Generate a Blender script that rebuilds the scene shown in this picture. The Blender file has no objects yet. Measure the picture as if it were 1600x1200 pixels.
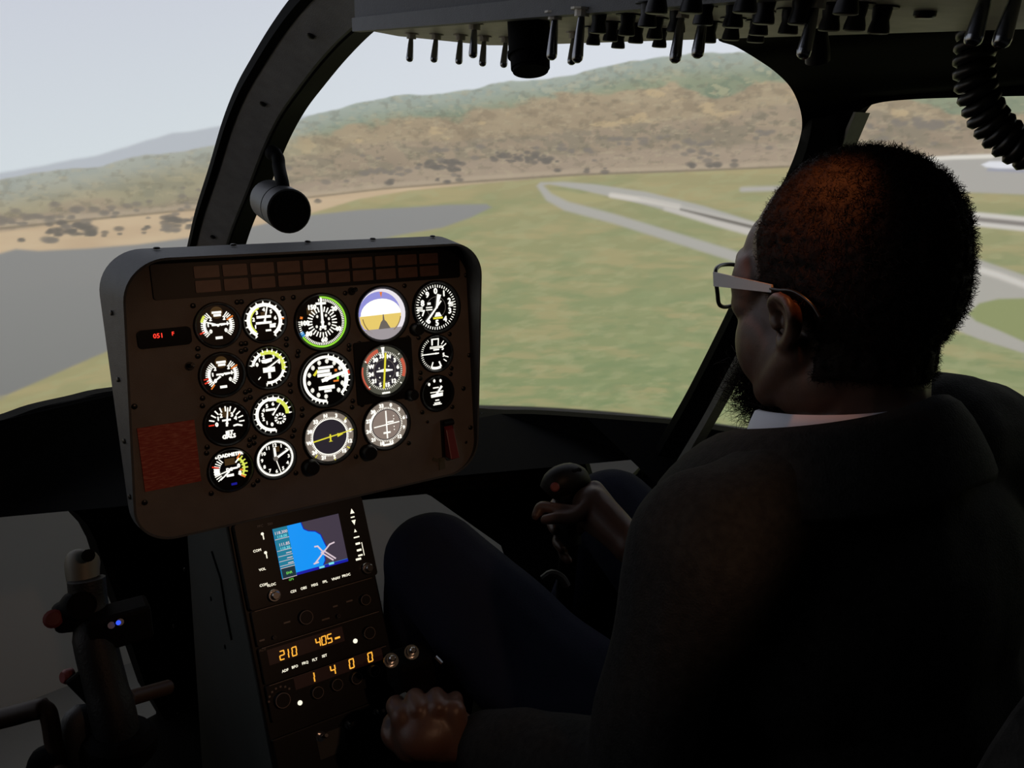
import bpy, bmesh, math, random
import numpy as np
from mathutils import Vector, Matrix, noise as mnoise
from mathutils.geometry import tessellate_polygon

scene = bpy.context.scene
col = scene.collection
R_ = math.radians
random.seed(7)
rng = np.random.default_rng(7)

# ------------------------------------------------------------------ camera
CAM = np.array([0.0, 0.0, 1.25])
YAW, PITCH, ROLL, FPX = R_(34), R_(15), R_(0.5), 1250.0
_F = np.array([math.sin(YAW)*math.cos(PITCH), math.cos(YAW)*math.cos(PITCH), -math.sin(PITCH)])
_R = np.array([math.cos(YAW), -math.sin(YAW), 0.0])
_U = np.cross(_R, _F)
CR = _R*math.cos(ROLL) + _U*math.sin(ROLL)
CU = _U*math.cos(ROLL) - _R*math.sin(ROLL)
cam_d = bpy.data.cameras.new('camera'); cam = bpy.data.objects.new('camera', cam_d); col.objects.link(cam)
cam_d.sensor_width = 36; cam_d.lens = 36*FPX/1600; cam_d.clip_start = 0.02
cam.matrix_world = Matrix(((CR[0], CU[0], -_F[0], CAM[0]), (CR[1], CU[1], -_F[1], CAM[1]), (CR[2], CU[2], -_F[2], CAM[2]), (0, 0, 0, 1)))
scene.camera = cam

# ------------------------------------------------------------------ world, colour management
w = bpy.data.worlds.new('world'); scene.world = w; w.use_nodes = True
w.node_tree.nodes['Background'].inputs[0].default_value = (0.6, 0.7, 1, 1)
w.node_tree.nodes['Background'].inputs[1].default_value = 0.0012
vs = scene.view_settings
vs.view_transform = 'Standard'; vs.look = 'None'; vs.exposure = 0.0; vs.gamma = 1.0; vs.use_curve_mapping = False
SCREEN_STRENGTH = 0.87     # brightness of the projected picture
LAMP_WATTS = 4.2; READ_WATTS = 1.1           # amber map lamp on the cabin roof

# ------------------------------------------------------------------ helpers
def ray(px, py): return _F + (px-800)/FPX*CR - (py-600)/FPX*CU
def at_t(px, py, t): return CAM + ray(px, py)*t
def at_x(px, py, x): r = ray(px, py); return CAM + r*((x-CAM[0])/r[0])
def at_y(px, py, y): r = ray(px, py); return CAM + r*((y-CAM[1])/r[1])
def at_z(px, py, z): r = ray(px, py); return CAM + r*((z-CAM[2])/r[2])
def at_plane(px, py, P, n): r = ray(px, py); return CAM + r*(np.dot(np.array(P)-CAM, n)/np.dot(r, n))

def lin(c):
    return tuple(((v/255)/12.92 if v/255 <= 0.04045 else (((v/255)+0.055)/1.055)**2.4) for v in c)

def mat(name, rgb, rough=0.6, metal=0.0, bump=0.0, bscale=300.0, var=0.0, vscale=20.0, spec=0.5):
    m = bpy.data.materials.new(name); m.use_nodes = True
    nt = m.node_tree; b = nt.nodes['Principled BSDF']
    b.inputs['Base Color'].default_value = (*rgb, 1); b.inputs['Roughness'].default_value = rough
    b.inputs['Metallic'].default_value = metal; b.inputs['Specular IOR Level'].default_value = spec
    if bump or var:
        tc = nt.nodes.new('ShaderNodeTexCoord')
    if var:
        n = nt.nodes.new('ShaderNodeTexNoise'); n.inputs['Scale'].default_value = vscale; n.inputs['Detail'].default_value = 6
        nt.links.new(tc.outputs['Object'], n.inputs['Vector'])
        r = nt.nodes.new('ShaderNodeValToRGB')
        r.color_ramp.elements[0].position = 0.3; r.color_ramp.elements[1].position = 0.7
        r.color_ramp.elements[0].color = (*[c*(1-var) for c in rgb], 1); r.color_ramp.elements[1].color = (*[min(1, c*(1+var)) for c in rgb], 1)
        nt.links.new(n.outputs['Fac'], r.inputs['Fac']); nt.links.new(r.outputs['Color'], b.inputs['Base Color'])
    if bump:
        n2 = nt.nodes.new('ShaderNodeTexNoise'); n2.inputs['Scale'].default_value = bscale; n2.inputs['Detail'].default_value = 4
        nt.links.new(tc.outputs['Object'], n2.inputs['Vector'])
        bp = nt.nodes.new('ShaderNodeBump'); bp.inputs['Strength'].default_value = bump; bp.inputs['Distance'].default_value = 0.002
        nt.links.new(n2.outputs['Fac'], bp.inputs['Height']); nt.links.new(bp.outputs['Normal'], b.inputs['Normal'])
    return m

def emit(name, srgb, s=1.0):
    m = bpy.data.materials.new(name); m.use_nodes = True; nt = m.node_tree
    b = nt.nodes['Principled BSDF']
    b.inputs['Base Color'].default_value = (0.01, 0.01, 0.01, 1); b.inputs['Roughness'].default_value = 0.4
    b.inputs['Emission Color'].default_value = (*lin(srgb), 1); b.inputs['Emission Strength'].default_value = s
    return m

M = {}
M['black'] = mat('black_paint', (0.0045, 0.0045, 0.0045), 0.65, bump=0.15, bscale=500, spec=0.04)
M['roofblack'] = mat('black_roof_trim', (0.0032, 0.0032, 0.0034), 0.9, bump=0.15, bscale=300, spec=0.02)
M['rubber'] = mat('black_rubber', (0.005, 0.005, 0.005), 0.7, spec=0.03)
M['grey'] = mat('dark_grey_textured_paint', (0.065, 0.069, 0.073), 0.55, bump=0.3, bscale=900, var=0.12, vscale=60)
M['postgrey'] = mat('post_grey_paint', (0.24, 0.24, 0.255), 0.55, bump=0.3, bscale=700, var=0.15, vscale=40)
M['roofgrey'] = mat('roof_console_grey', (0.035, 0.037, 0.042), 0.6, bump=0.2, bscale=500, var=0.1, vscale=40)
M['panel'] = mat('instrument_panel_grey_brown', (0.128, 0.110, 0.098), 0.6, bump=0.25, bscale=900, var=0.1, vscale=30)
M['bezel'] = mat('bezel_black', (0.0042, 0.0042, 0.0044), 0.45, spec=0.3)
M['face'] = mat('dial_black', (0.006, 0.006, 0.007), 0.3)
M['glassblack'] = mat('glossy_black', (0.01, 0.01, 0.01), 0.15)
M['screw'] = mat('black_screw', (0.01, 0.01, 0.01), 0.35, metal=0.4)
M['chrome'] = mat('chrome', (0.55, 0.55, 0.55), 0.18, metal=1.0)
M['steel'] = mat('dark_steel', (0.28, 0.29, 0.30), 0.25, metal=1.0)
M['pale'] = mat('pale_grey_paint', (0.30, 0.29, 0.25), 0.5, var=0.1, vscale=50)
M['overhead'] = mat('overhead_plate_beige_grey', (0.55, 0.52, 0.45), 0.5, var=0.12, vscale=40)
M['console'] = mat('console_side_grey_green', (0.028, 0.030, 0.026), 0.6, bump=0.2, bscale=600, var=0.15, vscale=15)
M['red'] = mat('red_guard', (0.15, 0.014, 0.014), 0.4)
M['redbtn'] = mat('red_button', (0.16, 0.04, 0.04), 0.45, spec=0.25)
M['amberbrown'] = mat('brown_tube', (0.035, 0.018, 0.010), 0.5, spec=0.3)
M['olive'] = mat('grip_top_olive', (0.085, 0.082, 0.06), 0.55)
M['annun'] = mat('annunciator_tile', (0.12, 0.066, 0.050), 0.45, var=0.15, vscale=80)
M['floor'] = mat('floor_grey', (0.22, 0.22, 0.23), 0.7, var=0.08, vscale=3)
M['dark'] = mat('dark_room', (0.03, 0.03, 0.035), 0.8)
W = {
 'white': emit('lit_white', (255, 252, 240), 1.15), 'green': emit('lit_green', (150, 225, 60), 0.95),
 'lime': emit('lit_lime', (225, 235, 95), 0.95), 'yellow': emit('lit_yellow', (232, 222, 60), 0.95),
 'orange': emit('lit_orange', (240, 130, 50), 0.9), 'red': emit('lit_red', (235, 60, 40), 0.9),
 'blue': emit('lit_blue', (70, 160, 230), 0.9), 'grey': emit('lit_grey', (120, 112, 104), 0.8),
 'warmgrey': emit('lit_warm_grey', (138, 126, 114), 0.85), 'taupe': emit('lit_taupe', (146, 130, 120), 0.85),
 'charcoal': emit('lit_charcoal', (46, 42, 50), 0.8), 'olivegrey': emit('lit_olive_grey', (88, 88, 76), 0.8),
 'ring': emit('lit_ring', (240, 234, 240), 0.95), 'salmon': emit('lit_salmon', (225, 105, 80), 0.75),
 'amber': emit('lit_amber', (255, 178, 60), 1.1), 'led': emit('lit_red_led', (255, 60, 45), 1.2),
 'skyblue': emit('lit_sky', (150, 150, 222), 0.95), 'ground': emit('lit_ground', (238, 208, 112), 0.95),
 'brown': emit('lit_brown', (150, 125, 75), 0.8), 'lilac': emit('lit_lilac', (172, 164, 168), 0.85),
 'glow': emit('lit_glow_brown', (72, 52, 26), 0.7), 'blueglow': emit('lit_blue_glow', (30, 30, 160), 0.7),
}

def thing(name, label, cat, loc=(0, 0, 0), group=None, matrix=None, kind=None):
    o = bpy.data.objects.new(name, None); col.objects.link(o); o.empty_display_size = 0.05
    if matrix is not None: o.matrix_world = matrix
    else: o.location = loc
    o['label'] = label; o['category'] = cat
    if group: o['group'] = group
    if kind: o['kind'] = kind
    o['_m'] = 0; del o['_m']
    WM[o.name] = Matrix(matrix) if matrix is not None else Matrix.Translation(loc)
    return o
WM = {}
def tag(o, label, cat, group=None):
    o['label'] = label; o['category'] = cat
    if group: o['group'] = group
    return o

class MB:
    """collects shapes; build() links them as one mesh object"""
    def __init__(s): s.v = []; s.f = []; s.fm = []; s.mi = 0
    def add(s, v, f):
        b = len(s.v); s.v += [tuple(map(float, p)) for p in v]
        for q in f: s.f.append(tuple(b+i for i in q)); s.fm.append(s.mi)
        return s
    def box(s, c, d, rot=None):
        x, y, z = [k/2 for k in d]
        vv = [(sx*x, sy*y, sz*z) for sx in (-1, 1) for sy in (-1, 1) for sz in (-1, 1)]
        if rot is not None: vv = [tuple(rot @ Vector(p)) for p in vv]
        vv = [(p[0]+c[0], p[1]+c[1], p[2]+c[2]) for p in vv]
        return s.add(vv, [(0, 1, 3, 2), (4, 6, 7, 5), (0, 4, 5, 1), (2, 3, 7, 6), (0, 2, 6, 4), (1, 5, 7, 3)])
    def lathe(s, p, axis, prof, n=20, cap=True):
        """prof: list of (distance along axis, radius)"""
        a = Vector(axis).normalized(); t = a.orthogonal().normalized(); b = a.cross(t)
        p = Vector(p); vv = []; ff = []
        for (h, r) in prof:
            for i in range(n):
                q = p + a*h + (t*math.cos(2*math.pi*i/n) + b*math.sin(2*math.pi*i/n))*r; vv.append(tuple(q))
        for k in range(len(prof)-1):
            for i in range(n):
                j = (i+1) % n; ff.append((k*n+i, k*n+j, (k+1)*n+j, (k+1)*n+i))
        if cap:
            ff.append(tuple(range(n))[::-1]); ff.append(tuple((len(prof)-1)*n+i for i in range(n)))
        return s.add(vv, ff)
    def cyl(s, p, q, r0, r1=None, n=14):
        p, q = Vector(p), Vector(q); d = q-p
        return s.lathe(p, d, [(0, r0), (d.length, r0 if r1 is None else r1)], n)
    def tube(s, path, r, n=10, cap=True):
        P = [Vector(p) for p in path]; rr = r if isinstance(r, (list, tuple)) else [r]*len(P)
        vv = []; ff = []; prev = None
        for i, p in enumerate(P):
            t = (P[min(i+1, len(P)-1)] - P[max(i-1, 0)]).normalized()
            if prev is None: a = t.orthogonal().normalized()
            else:
                a = prev - t*prev.dot(t); a.normalize()
            prev = a; b = t.cross(a)
            for k in range(n):
                an = 2*math.pi*k/n; vv.append(tuple(p + (a*math.cos(an)+b*math.sin(an))*rr[i]))
        for i in range(len(P)-1):
            for k in range(n):
                j = (k+1) % n; ff.append((i*n+k, i*n+j, (i+1)*n+j, (i+1)*n+k))
        if cap: ff.append(tuple(range(n))[::-1]); ff.append(tuple((len(P)-1)*n+k for k in range(n)))
        return s.add(vv, ff)
    def prism(s, poly, z0, z1, holes=()):
        """2-D outline (x, y) extruded z0..z1, holes allowed"""
        loops = [list(poly)] + [list(h) for h in holes]
        tri = tessellate_polygon([[Vector((a, b, 0)) for a, b in L] for L in loops])
        flat = [p for L in loops for p in L]; n = len(flat)
        vv = [(a, b, z0) for a, b in flat] + [(a, b, z1) for a, b in flat]; ff = []
        for t in tri: ff.append(tuple(t)); ff.append(tuple(i+n for i in t[::-1]))
        o = 0
        for L in loops:
            for i in range(len(L)):
                j = (i+1) % len(L); ff.append((o+i, o+j, o+n+j, o+n+i))
            o += len(L)
        return s.add(vv, ff)
    def strip(s, rows, closed=False):
        """rows of 3-D points with equal counts -> quad sheet"""
        m = len(rows[0]); vv = [p for r in rows for p in r]; ff = []
        for i in range(len(rows)-1):
            for k in range(m if closed else m-1):
                j = (k+1) % m; ff.append((i*m+k, i*m+j, (i+1)*m+j, (i+1)*m+k))
        return s.add(vv, ff)
    def xf(s, Mx):
        s.v = [tuple(Mx @ Vector(p)) for p in s.v]; return s
    def build(s, name, m, parent=None, world=False, smooth=False, bevel=0.0, loc=None, wm=None, fix=True):
        me = bpy.data.meshes.new(name)
        v = s.v
        if parent is not None and world:
            inv = (wm if wm is not None else WM[parent.name]).inverted(); v = [tuple(inv @ Vector(p)) for p in v]
        if loc is not None and False: pass
        me.from_pydata(v, [], s.f)
        for mm in (m if isinstance(m, (list, tuple)) else [m]): me.materials.append(mm)
        if any(s.fm): me.polygons.foreach_set('material_index', s.fm)
        if fix:
            bm = bmesh.new(); bm.from_mesh(me); bmesh.ops.recalc_face_normals(bm, faces=bm.faces); bm.to_mesh(me); bm.free()
        if smooth is True: me.polygons.foreach_set('use_smooth', [True]*len(me.polygons))
        elif smooth:
            me.polygons.foreach_set('use_smooth', [True]*len(me.polygons)); me.set_sharp_from_angle(angle=R_(smooth))
        o = bpy.data.objects.new(name, me); col.objects.link(o)
        if parent is not None: o.parent = parent
        if loc is not None: o.location = loc
        if bevel:
            b = o.modifiers.new('bevel', 'BEVEL'); b.width = bevel; b.segments = 2; b.limit_method = 'ANGLE'; b.angle_limit = R_(40)
        return o

def rrect(w, h, r, cx=0, cy=0, n=6):
    p = []
    for (sx, sy, a0) in ((1, 1, 0), (-1, 1, 90), (-1, -1, 180), (1, -1, 270)):
        for k in range(n+1):
            a = R_(a0 + 90*k/n); p.append((cx+sx*(w/2-r)+r*math.cos(a), cy+sy*(h/2-r)+r*math.sin(a)))
    return p

def spline(pts, n):
    """Catmull-Rom through points, n samples"""
    P = [np.array(p, float) for p in pts]; P = [2*P[0]-P[1]] + P + [2*P[-1]-P[-2]]
    out = []; m = len(P)-3
    for i in range(n):
        u = i/(n-1)*m; k = min(int(u), m-1); t = u-k
        a, b, c, d = P[k:k+4]
        out.append(0.5*((2*b)+(c-a)*t+(2*a-5*b+4*c-d)*t*t+(3*b-a-3*c+d)*t**3))
    return out

_tc = {}
def text_mesh(s):
    if s not in _tc:
        cu = bpy.data.curves.new('t', 'FONT'); cu.body = s; cu.size = 1; cu.align_x = 'CENTER'; cu.align_y = 'CENTER'; cu.resolution_u = 2
        o = bpy.data.objects.new('t', cu); col.objects.link(o)
        dg = bpy.context.evaluated_depsgraph_get(); me = o.evaluated_get(dg).to_mesh()
        v = [tuple(q.co) for q in me.vertices]; f = [tuple(p.vertices) for p in me.polygons]
        o.evaluated_get(dg).to_mesh_clear(); bpy.data.objects.remove(o); bpy.data.curves.remove(cu)
        _tc[s] = (v, f)
    return _tc[s]

def put_text(mb, s, x, y, size, z=0.0, rot=0.0, bold=0.0):
    v, f = text_mesh(s); c, k = math.cos(rot), math.sin(rot)
    offs = [(0, 0)] if not bold else [(-bold, 0), (bold, 0), (0, bold), (0, -bold)]
    for ox, oy in offs:
        mb.add([(x+ox+(a*c-b*k)*size, y+oy+(a*k+b*c)*size, z) for a, b, _ in v], f)
# ------------------------------------------------------------------ the room and the curved projection screen
SC = (0.45, 0.30); SR = 2.35; Z0, Z1 = -0.35, 2.75
def screen_sz(px, py):
    """pixel -> (angle, height) on the screen cylinder"""
    r = ray(px, py); dx, dy = CAM[0]-SC[0], CAM[1]-SC[1]
    a = r[0]**2+r[1]**2; b = 2*(dx*r[0]+dy*r[1]); c = dx*dx+dy*dy-SR*SR
    t = (-b+math.sqrt(b*b-4*a*c))/(2*a); P = CAM+r*t
    return math.atan2(P[0]-SC[0], P[1]-SC[1]), P[2]

def struct(o): o['kind'] = 'structure'; return o
mb = MB(); mb.box((0.45, 0.6, Z0-0.03), (7.0, 7.0, 0.06)); struct(mb.build('floor', M['floor']))
mb = MB(); mb.box((0.45, 0.6, 3.03), (7.0, 7.0, 0.06)); struct(mb.build('ceiling', M['dark']))
for nm, c, d in (('wall_front', (0.45, 4.07, 1.35), (7.0, 0.06, 3.3)), ('wall_left', (-3.02, 0.6, 1.35), (0.06, 6.9, 3.3)), ('wall_right', (3.92, 0.6, 1.35), (0.06, 6.9, 3.3)), ('wall_rear', (0.45, -2.87, 1.35), (7.0, 0.06, 3.3))):
    mb = MB(); mb.box(c, d); struct(mb.build(nm, M['dark']))

def vnoise(x, y, seed):
    """smooth value noise on arrays"""
    xi = np.floor(x).astype(np.int64); yi = np.floor(y).astype(np.int64); xf = x-xi; yf = y-yi
    xf = xf*xf*(3-2*xf); yf = yf*yf*(3-2*yf)
    def h(a, b):
        n = (a*374761393 + b*668265263 + seed*982451653) & 0x7fffffff
        n = ((n ^ (n >> 13))*1274126177) & 0x7fffffff
        return ((n ^ (n >> 16)) & 0xffff)/65535.0
    return (h(xi, yi)*(1-xf)+h(xi+1, yi)*xf)*(1-yf) + (h(xi, yi+1)*(1-xf)+h(xi+1, yi+1)*xf)*yf
def fbm(x, y, seed, o=4):
    s = 0; a = 0.5; t = 0
    for k in range(o): s = s + a*vnoise(x*2**k, y*2**k, seed+k*17); t += a; a *= 0.5
    return s/t

def sstep(a, b, x):
    t = np.clip((x-a)/(b-a), 0, 1); return t*t*(3-2*t)

def paint_screen():
    NA, NZ = 1000, 470
    a0 = screen_sz(-40, 300)[0]; a1 = screen_sz(1640, 300)[0]
    # dense in the middle, coarser at the far ends
    left = np.linspace(-1.40, a0, 60, endpoint=False); mid = np.linspace(a0, a1, NA-100); right = np.linspace(a1, 1.95, 31)[1:]
    A = np.concatenate([left, mid, right]); NA = len(A)
    zt = screen_sz(500, -20)[1]; zb = 0.30
    Z = np.concatenate([np.linspace(Z0, zb, 12, endpoint=False), np.linspace(zb, 1.95, NZ-40), np.linspace(1.95, Z1, 29)[1:]]); NZ = len(Z)
    a, z = np.meshgrid(A, Z); a = a.ravel(); z = z.ravel()
    s = a*SR
    def P(pts): return np.array([(screen_sz(x, y)[0]*SR, screen_sz(x, y)[1]) for x, y in pts])
    def line(pts):
        q = P(pts); o = np.argsort(q[:, 0]); return np.interp(s, q[o, 0], q[o, 1])
    def inside(poly, soft=0.012):
        q = P(poly); n = len(q); d2 = np.full(s.shape, 1e9); ins = np.zeros(s.shape, bool)
        for i in range(n):
            x0, y0 = q[i]; x1, y1 = q[(i+1) % n]; ex, ey = x1-x0, y1-y0
            t = np.clip(((s-x0)*ex+(z-y0)*ey)/(ex*ex+ey*ey+1e-12), 0, 1)
            d2 = np.minimum(d2, (s-x0-t*ex)**2+(z-y0-t*ey)**2)
            cnd = ((y0 > z) != (y1 > z))
            with np.errstate(divide='ignore', invalid='ignore'):
                ins ^= cnd & (s < (x1-x0)*(z-y0)/(y1-y0+1e-15)+x0)
        d = np.sqrt(d2); d = np.where(ins, -d, d); return 1-sstep(-soft, soft, d)
    def stroke(pts, w, soft=0.006):
        """polyline, half width w in metres (list ok)"""
        q = P(pts); best = np.full(s.shape, 1e9)
        ws = w if isinstance(w, (list, tuple)) else [w]*len(pts)
        for i in range(len(q)-1):
            x0, y0 = q[i]; x1, y1 = q[i+1]; ex, ey = x1-x0, y1-y0
            t = np.clip(((s-x0)*ex+(z-y0)*ey)/(ex*ex+ey*ey+1e-12), 0, 1)
            d = np.sqrt((s-x0-t*ex)**2+(z-y0-t*ey)**2) - (ws[i]*(1-t)+ws[i+1]*t)
            best = np.minimum(best, d)
        return 1-sstep(-soft, soft, best)
    C = np.zeros((len(s), 3))
    def over(m, c):
        nonlocal C
        c = np.array(lin(c)) if not isinstance(c, np.ndarray) else c
        C = C*(1-m[:, None]) + c*m[:, None]
    def ramp(t, c0, c1): return np.array(lin(c0))*(1-t[:, None]) + np.array(lin(c1))*t[:, None]
    # sky
    zh = line([(-200, 300), (0, 275), (350, 210), (800, 170), (1300, 150), (1700, 140)])
    up = np.clip((z-zh)/0.75, 0, 1)
    C = ramp(up, (216, 225, 230), (199, 202, 218))
    over(sstep(0.0, 1.6, s)*0.6, (228, 233, 242))
    wob = (fbm(s*9, z*0+3, 5)-0.5)*0.05
    # far ridge on the left
    rid = line([(-300, 300), (0, 272), (60, 262), (130, 246), (200, 230), (270, 206), (300, 204), (345, 196), (420, 185), (480, 180), (600, 172), (760, 165)])
    m = sstep(-0.006, 0.006, rid+wob*0.2-z)
    over(m, (184, 190, 197))
    rid = line([(-300, 320), (0, 285), (70, 272), (160, 258), (250, 240), (340, 226), (420, 210), (480, 182), (540, 166), (620, 152), (690, 147), (740, 140), (800, 128), (860, 122), (900, 116), (950, 104), (990, 96), (1050, 87), (1120, 84), (1200, 80), (1300, 80), (1500, 95), (1700, 90)])
    m = sstep(-0.005, 0.005, rid+wob*0.35-z); hill = m.copy()
    n1 = fbm(s*7, z*16, 11); n2 = fbm(s*22+z*9, z*42, 23); n3 = fbm(s*55, z*90, 31)
    east = sstep(P([(360, 250)])[0, 0], P([(560, 200)])[0, 0], s)
    g = ramp(n1, (130, 142, 114), (160, 166, 134)); gl = ramp(n1, (154, 149, 120), (180, 171, 140))
    over(m, g*east[:, None]+gl*(1-east[:, None]))
    over(m*sstep(0.5, 0.62, n2)*0.6*east, (112, 130, 106)); over(m*sstep(0.66, 0.74, n2)*0.5*east, (196, 190, 150))
    over(m*sstep(0.52, 0.66, n2)*0.5*(1-east), (136, 136, 116))
    hz = sstep(0.0, 0.09, rid-z); over(m*(1-hz)*0.55, (182, 194, 192))
    # brown hills
    rid = line([(-300, 345), (0, 330), (200, 300), (340, 268), (480, 212), (560, 196), (640, 182), (720, 172), (860, 158), (1000, 150), (1130, 142), (1250, 128), (1330, 150), (1500, 170), (1700, 170)])
    soft = 0.02+0.03*(1-east)
    m = sstep(-0.5, 0.5, (rid+(n1-0.5)*0.10-z)/soft)
    over(m*(0.10+0.90*east), ramp(n1, (158, 140, 112), (184, 167, 134)))
    over(m*sstep(0.5, 0.64, n2)*0.55*east, (140, 124, 98)); over(m*sstep(0.62, 0.72, fbm(s*12+5, z*30, 77))*0.6*east, (206, 182, 138))
    # grey brown scrub
    rid = line([(-300, 380), (0, 345), (200, 318), (340, 292), (480, 245), (640, 222), (800, 212), (1000, 195), (1250, 170), (1400, 185), (1700, 190)])
    m = sstep(-0.5, 0.5, (rid+(n1-0.5)*0.08-z)/0.03)
    over(m*0.85, ramp(n1, (146, 130, 110), (172, 154, 128)))
    over(m*sstep(0.5, 0.62, n2)*0.5, (134, 128, 106)); over(m*sstep(0.60, 0.70, n3)*0.4, (126, 120, 98))
    rid = line([(-300, 415), (0, 348), (200, 330), (340, 315), (480, 285), (640, 262), (800, 245), (1000, 235), (1250, 225), (1400, 232), (1700, 215)])
    m = sstep(-0.5, 0.5, (rid+(n1-0.5)*0.05-z)/0.025)
    over(m*0.85, ramp(fbm(s*9, z*30, 3), (166, 148, 128), (182, 164, 138)))
    over(hill*sstep(0.56, 0.70, n3)*0.30, (116, 108, 86)); over(hill*sstep(0.60, 0.72, fbm(s*40+7, z*110, 91))*0.28, (196, 184, 150))
    C = C*(1-0.10*hill[:, None])
    # pale sand on the left shore
    rid = line([(-300, 430), (0, 362), (130, 345), (310, 326), (470, 308), (600, 294), (750, 284), (800, 280)])
    m = sstep(-0.006, 0.006, rid-z)*(1-sstep(0.0, 0.5, s-P([(640, 300)])[0, 0]))
    over(m, ramp(fbm(s*6, z*30, 9), (186, 160, 128), (208, 186, 152)))
    # grass
    rid = line([(-300, 800), (0, 608), (160, 530), (430, 385), (470, 338), (560, 312), (640, 298), (750, 287), (900, 274), (1100, 267), (1240, 260), (1350, 255), (1700, 245)])
    m = sstep(-0.006, 0.006, rid-z)
    depth = np.clip((rid-z)/0.75, 0, 1)
    gn = fbm(s*6, z*40, 41); gn2 = fbm(s*5+z*6, z*22-s*5, 47)
    over(m, ramp(depth**0.6, (162, 152, 108), (134, 146, 98)))
    over(m*sstep(0.45, 0.7, gn)*0.55, (174, 160, 114)); over(m*sstep(0.52, 0.66, fbm(s*16+z*20, z*60-s*14, 61))*0.35, (168, 168, 124)); over(m*sstep(0.54, 0.7, fbm(s*12+z*15, z*44-s*11+9, 67))*0.45*depth, (112, 134, 88)); over(m*sstep(0.5, 0.75, gn2)*0.4, (126, 142, 96)); over(m*sstep(0.6, 0.75, fbm(s*14+z*12, z*30-s*7, 53))*0.3*depth, (162, 168, 120))
    # dark track along the foot of the hills, with a paler verge
    trk = [(-100, 372), (0, 357), (130, 344), (310, 327), (470, 310), (600, 295), (750, 283), (900, 273), (1100, 266), (1240, 260), (1400, 256), (1700, 248)]
    over(stroke([(x, y-5) for x, y in trk], 0.007, 0.006)*0.5, (186, 170, 144)); over(stroke(trk, 0.003, 0.004)*0.75, (118, 106, 84))
    # lake
    m = inside([(-500, 470), (-100, 412), (0, 396), (25, 389), (60, 392), (140, 388), (215, 382), (300, 371), (360, 362), (420, 348), (470, 338), (560, 328), (640, 324), (700, 320), (760, 319), (768, 324), (735, 340), (690, 356), (620, 368), (560, 382), (430, 430), (165, 550), (60, 596), (0, 622), (-500, 860)], 0.006)
    over(m, ramp(np.clip((z-0.45)/0.7, 0, 1), (118, 119, 116), (138, 138, 136)))
    # taxiways and runways
    gry = (172, 170, 162)
    over(inside([(838, 291), (858, 288), (905, 296), (1000, 318), (1100, 345), (1190, 372), (1190, 350), (1100, 322), (1010, 300), (930, 288), (880, 284), (845, 285)], 0.006), gry)
    over(inside([(856, 297), (880, 298), (960, 312), (930, 317), (880, 315), (862, 308)], 0.006), (166, 160, 112))
    over(stroke([(845, 292), (858, 308), (885, 322), (960, 342), (1050, 370), (1140, 398), (1240, 435), (1330, 470)], [0.010, 0.014, 0.016, 0.016, 0.017, 0.018, 0.02, 0.022], 0.008), gry)
    over(stroke([(955, 305), (1010, 313), (1060, 323)], 0.008, 0.008), (212, 206, 196))
    rw = [(960, 302), (1040, 317), (1120, 336), (1190, 353), (1290, 372), (1400, 391), (1520, 410), (1600, 424), (1750, 452)]
    rwr = [(1350, 330), (1520, 342), (1600, 350), (1750, 365)]
    over(stroke(rwr, 0.021, 0.006), (206, 202, 194)); over(stroke(rwr, 0.007, 0.006), (128, 122, 116))
    over(stroke([(1040, 326), (1120, 346), (1200, 366), (1300, 392)], [0.006, 0.016, 0.020, 0.022], 0.008), (196, 191, 183)); over(stroke([(1064, 327), (1120, 341), (1175, 354), (1290, 382)], [0.003, 0.006, 0.007, 0.008], 0.006), (108, 103, 94)); over(stroke([(1000, 309), (1100, 331), (1200, 356), (1300, 380)], 0.004, 0.006)*0.8, (190, 186, 178))
    # apron and curved taxiway right of the pilot
    over(inside([(1380, 252), (1480, 246), (1560, 243), (1800, 236), (1800, 300), (1600, 304), (1500, 300), (1400, 290)], 0.006), (170, 167, 160))
    over(stroke([(1440, 249), (1490, 246), (1550, 244)], 0.006, 0.005), (224, 220, 210))
    over(stroke([(1160, 296), (1230, 294)], 0.008, 0.008), (176, 172, 164))
    over(inside([(1440, 400), (1520, 402), (1600, 430), (1750, 480), (1750, 640), (1600, 552), (1530, 530), (1480, 510), (1440, 480)], 0.006), (172, 169, 160))
    over(stroke([(1500, 412), (1560, 430), (1620, 452), (1700, 480)], 0.009, 0.008), (208, 204, 196))
    over(inside([(1512, 490), (1530, 474), (1560, 467), (1600, 466), (1700, 470), (1700, 580), (1600, 534), (1560, 516), (1525, 502)], 0.006), (140, 148, 96))
    # parked aeroplane on the apron
    over(inside([(1534, 257), (1546, 252), (1580, 252), (1640, 254), (1640, 262), (1560, 264), (1540, 261)], 0.005), (226, 228, 234))
    over(stroke([(1545, 265), (1620, 268)], 0.004, 0.005)*0.7, (140, 146, 170))
    # trees and bushes
    rr = random.Random(3)
    def bush(x, y, wx, wy, k, c):
        for _ in range(k):
            bx, by = x+rr.uniform(-wx, wx), y+rr.uniform(-wy, wy); q = P([(bx, by)])[0]; r = rr.uniform(0.004, 0.011)
            dx = (s-q[0])/r/1.7; dy = (z-q[1])/r*1.15; sel = (np.abs(dx) < 2) & (np.abs(dy) < 2)
            mm = np.zeros(len(s)); mm[sel] = (1-sstep(0.5, 1.3, np.sqrt(dx[sel]**2+dy[sel]**2)))*0.8; over(mm, c)
    dk = (104, 98, 88); md = (124, 116, 104)
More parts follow.
